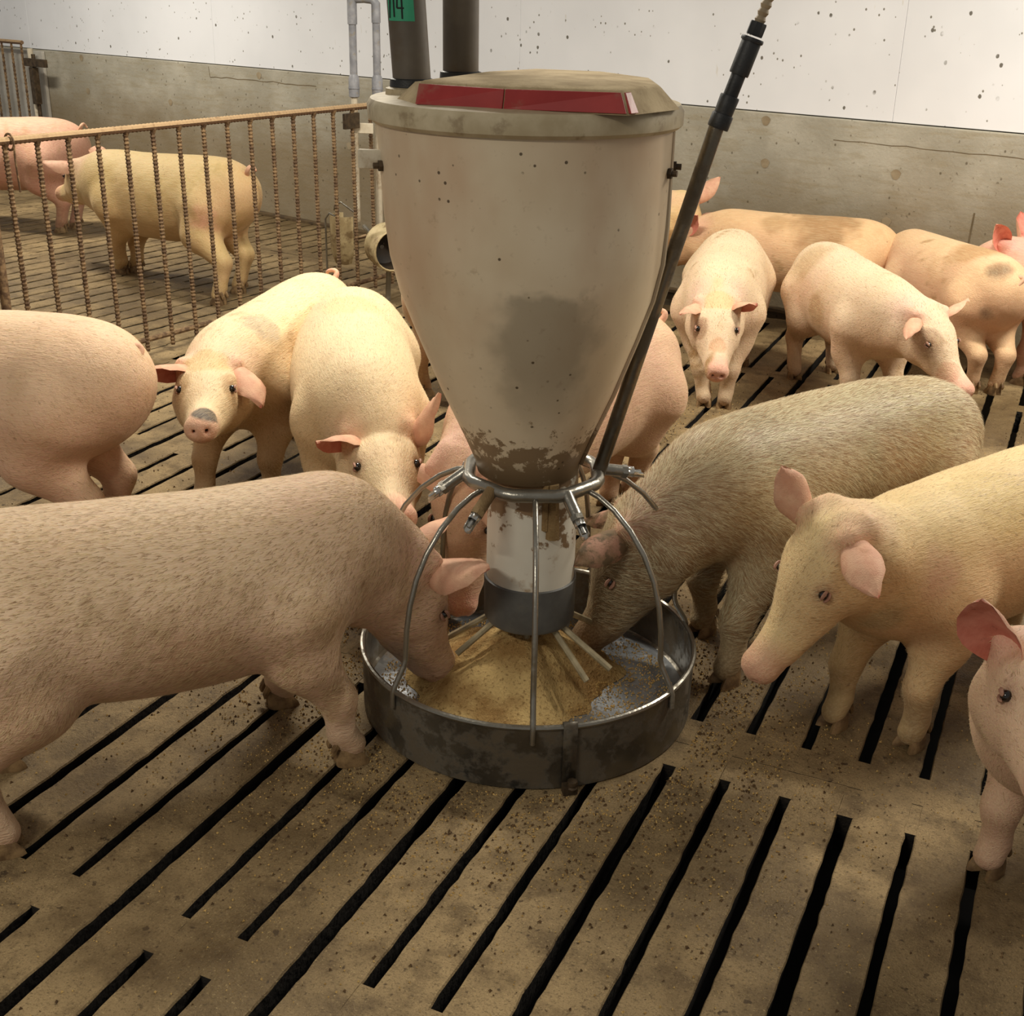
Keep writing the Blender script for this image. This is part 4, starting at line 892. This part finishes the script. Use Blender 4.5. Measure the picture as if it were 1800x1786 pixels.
make_pig(PIGS['P6'],'grey dirty pig with long bristles eating at the right side of the trough',vx=.008,base=(178,166,130),side=(158,128,94),mat='dirty',hair=75000,hl=.030,hw=.00048,brown=.42,earm=EARGREY,spots=((.12,.05,.03,.12,(98,82,58),.7),(.25,0,0,.09,(112,88,64),.5),(-.02,.08,-.05,.10,(134,108,78),.5)),hcol='grey',seed=16,legdirt=.8,
   patches=((.30,0,.60,.14,(112,104,84),.6),(.05,.17,.40,.10,(124,106,76),.5),(-.15,.15,.50,.10,(186,140,100),.5),(-.30,.1,.6,.12,(170,150,96),.5),(.5,.0,.3,.12,dk,.5)),nL=(.95,-.2,.0),droopL=.25,tail=-1,earw=.050,earsz=.165,snoutc=(150,104,80))
PIGS['P7']['ears']['R']=(-.36,-.26,.86,.80)
make_pig(PIGS['P7'],'yellowish cream pig walking in from right edge, one ear up and one folded',vx=.008,base=(232,204,148),side=(206,166,120),mat='clean',hair=60000,seed=17,grime=.8,legdirt=.75,
   patches=((.10,.10,.62,.12,(196,166,92),.45),(.5,.12,.40,.06,(124,108,68),.6),(.36,.1,.5,.08,(212,160,150),.4)),nL=(.4,.3,-.9),nR=(-.1,-1,0.),droopL=.35,droopR=-.05,earw=.052,snoutc=(206,140,126))
make_pig(PIGS['P8'],'pink pig at lower right edge with upright reddish ear, head cut off by frame',vx=.0085,base=(226,190,158),side=(204,158,132),hair=24000,seed=18,nR=(.85,-.5,0.),earw=.070,legdirt=.3)
make_pig(PIGS['P9'],'cream pig facing camera in the back row with brown patch around one eye',vx=.0095,base=(226,200,166),side=(212,176,148),seed=19,grime=.9,hw=.0005,brown=.4,tail=-1,hair=14000,hl=.014,
   spots=((.12,-.08,.05,.05,(140,92,60),.65),(.22,0,.05,.04,(196,130,84),.5),(.0,0,.1,.06,(206,178,110),.5)),
   patches=((.1,.05,.64,.12,(206,186,150),.4),(.55,0,.64,.06,(206,180,112),.5)),nR=(.5,0,-.85),nL=(.6,0,-.8),earw=.048,earsz=.15)
make_pig(PIGS['P10'],'pale pig with snout lowered to the right standing behind the grey dirty pig',vx=.0095,base=(226,200,168),side=(208,170,142),seed=20,grime=.9,hw=.0005,brown=.4,tail=-1,hair=14000,hl=.014,
   patches=((-.25,-.12,.60,.12,(168,130,80),.5),(.02,-.17,.42,.09,(160,120,72),.6),(-.35,-.14,.45,.06,(120,96,66),.5),),spots=((.10,-.08,.04,.07,(150,112,84),.55),(.24,-.03,.0,.05,(190,120,92),.5)),nR=(.6,.0,-.8),nL=(.6,0,-.4),earw=.040,earsz=.15,droopR=.3)
make_pig(PIGS['P11'],'tan pig with brown stained back standing along the concrete wall, facing left',vx=.012,base=(222,182,136),side=(210,164,124),mat='far',seed=21,grime=.85,tail=-1,
   patches=((-.15,.06,.62,.18,(146,106,62),.75),(.1,.1,.6,.08,(160,120,72),.5)))
make_pig(PIGS['P12'],'tan pig at back right with its rump and dark marked tail turned to camera',vx=.011,base=(222,184,142),side=(216,166,134),mat='far',seed=22,grime=.85,tail=-1,
   patches=((-.22,.02,.64,.14,(164,120,68),.7),(-.44,.05,.58,.07,(70,56,40),.8),(-.46,.10,.42,.05,(80,62,46),.6),(-.47,.0,.42,.05,(206,110,110),.6)))
make_pig(PIGS['P13'],'pink pig at far right edge by the wall with two upright ears',vx=.012,base=(222,172,150),side=(214,160,138),mat='far',seed=23,nL=(-.8,.2,-.2),nR=(-.8,.2,-.2),earw=.06)
make_pig(PIGS['P14'],'pink pig behind the fence at the far left edge',vx=.012,base=(204,154,130),side=(196,140,122),mat='far',seed=24)
make_pig(PIGS['P15'],'yellow tan pig seen through the bars of the rebar fence',vx=.010,base=(216,186,128),side=(206,166,116),mat='yellow',seed=25,legdirt=.4,nR=(.2,-.9,0),
   patches=((.28,.1,.50,.12,(198,164,92),.5),(-.35,.14,.40,.08,(212,140,124),.6)))
PIGS['P16']['hy']=1.3; PIGS['P16']['hp']=-.25
make_pig(PIGS['P16'],'yellow pig by the wall, head raised, mostly hidden behind the hopper',vx=.013,base=(226,196,136),side=(212,170,120),mat='far',seed=26)
make_pig(PIGS['P17'],'pig hidden behind the hopper with one spotted hind leg showing',vx=.012,base=(222,188,146),side=(206,168,128),mat='far',seed=27)
print('script seconds',time.time()-T0)
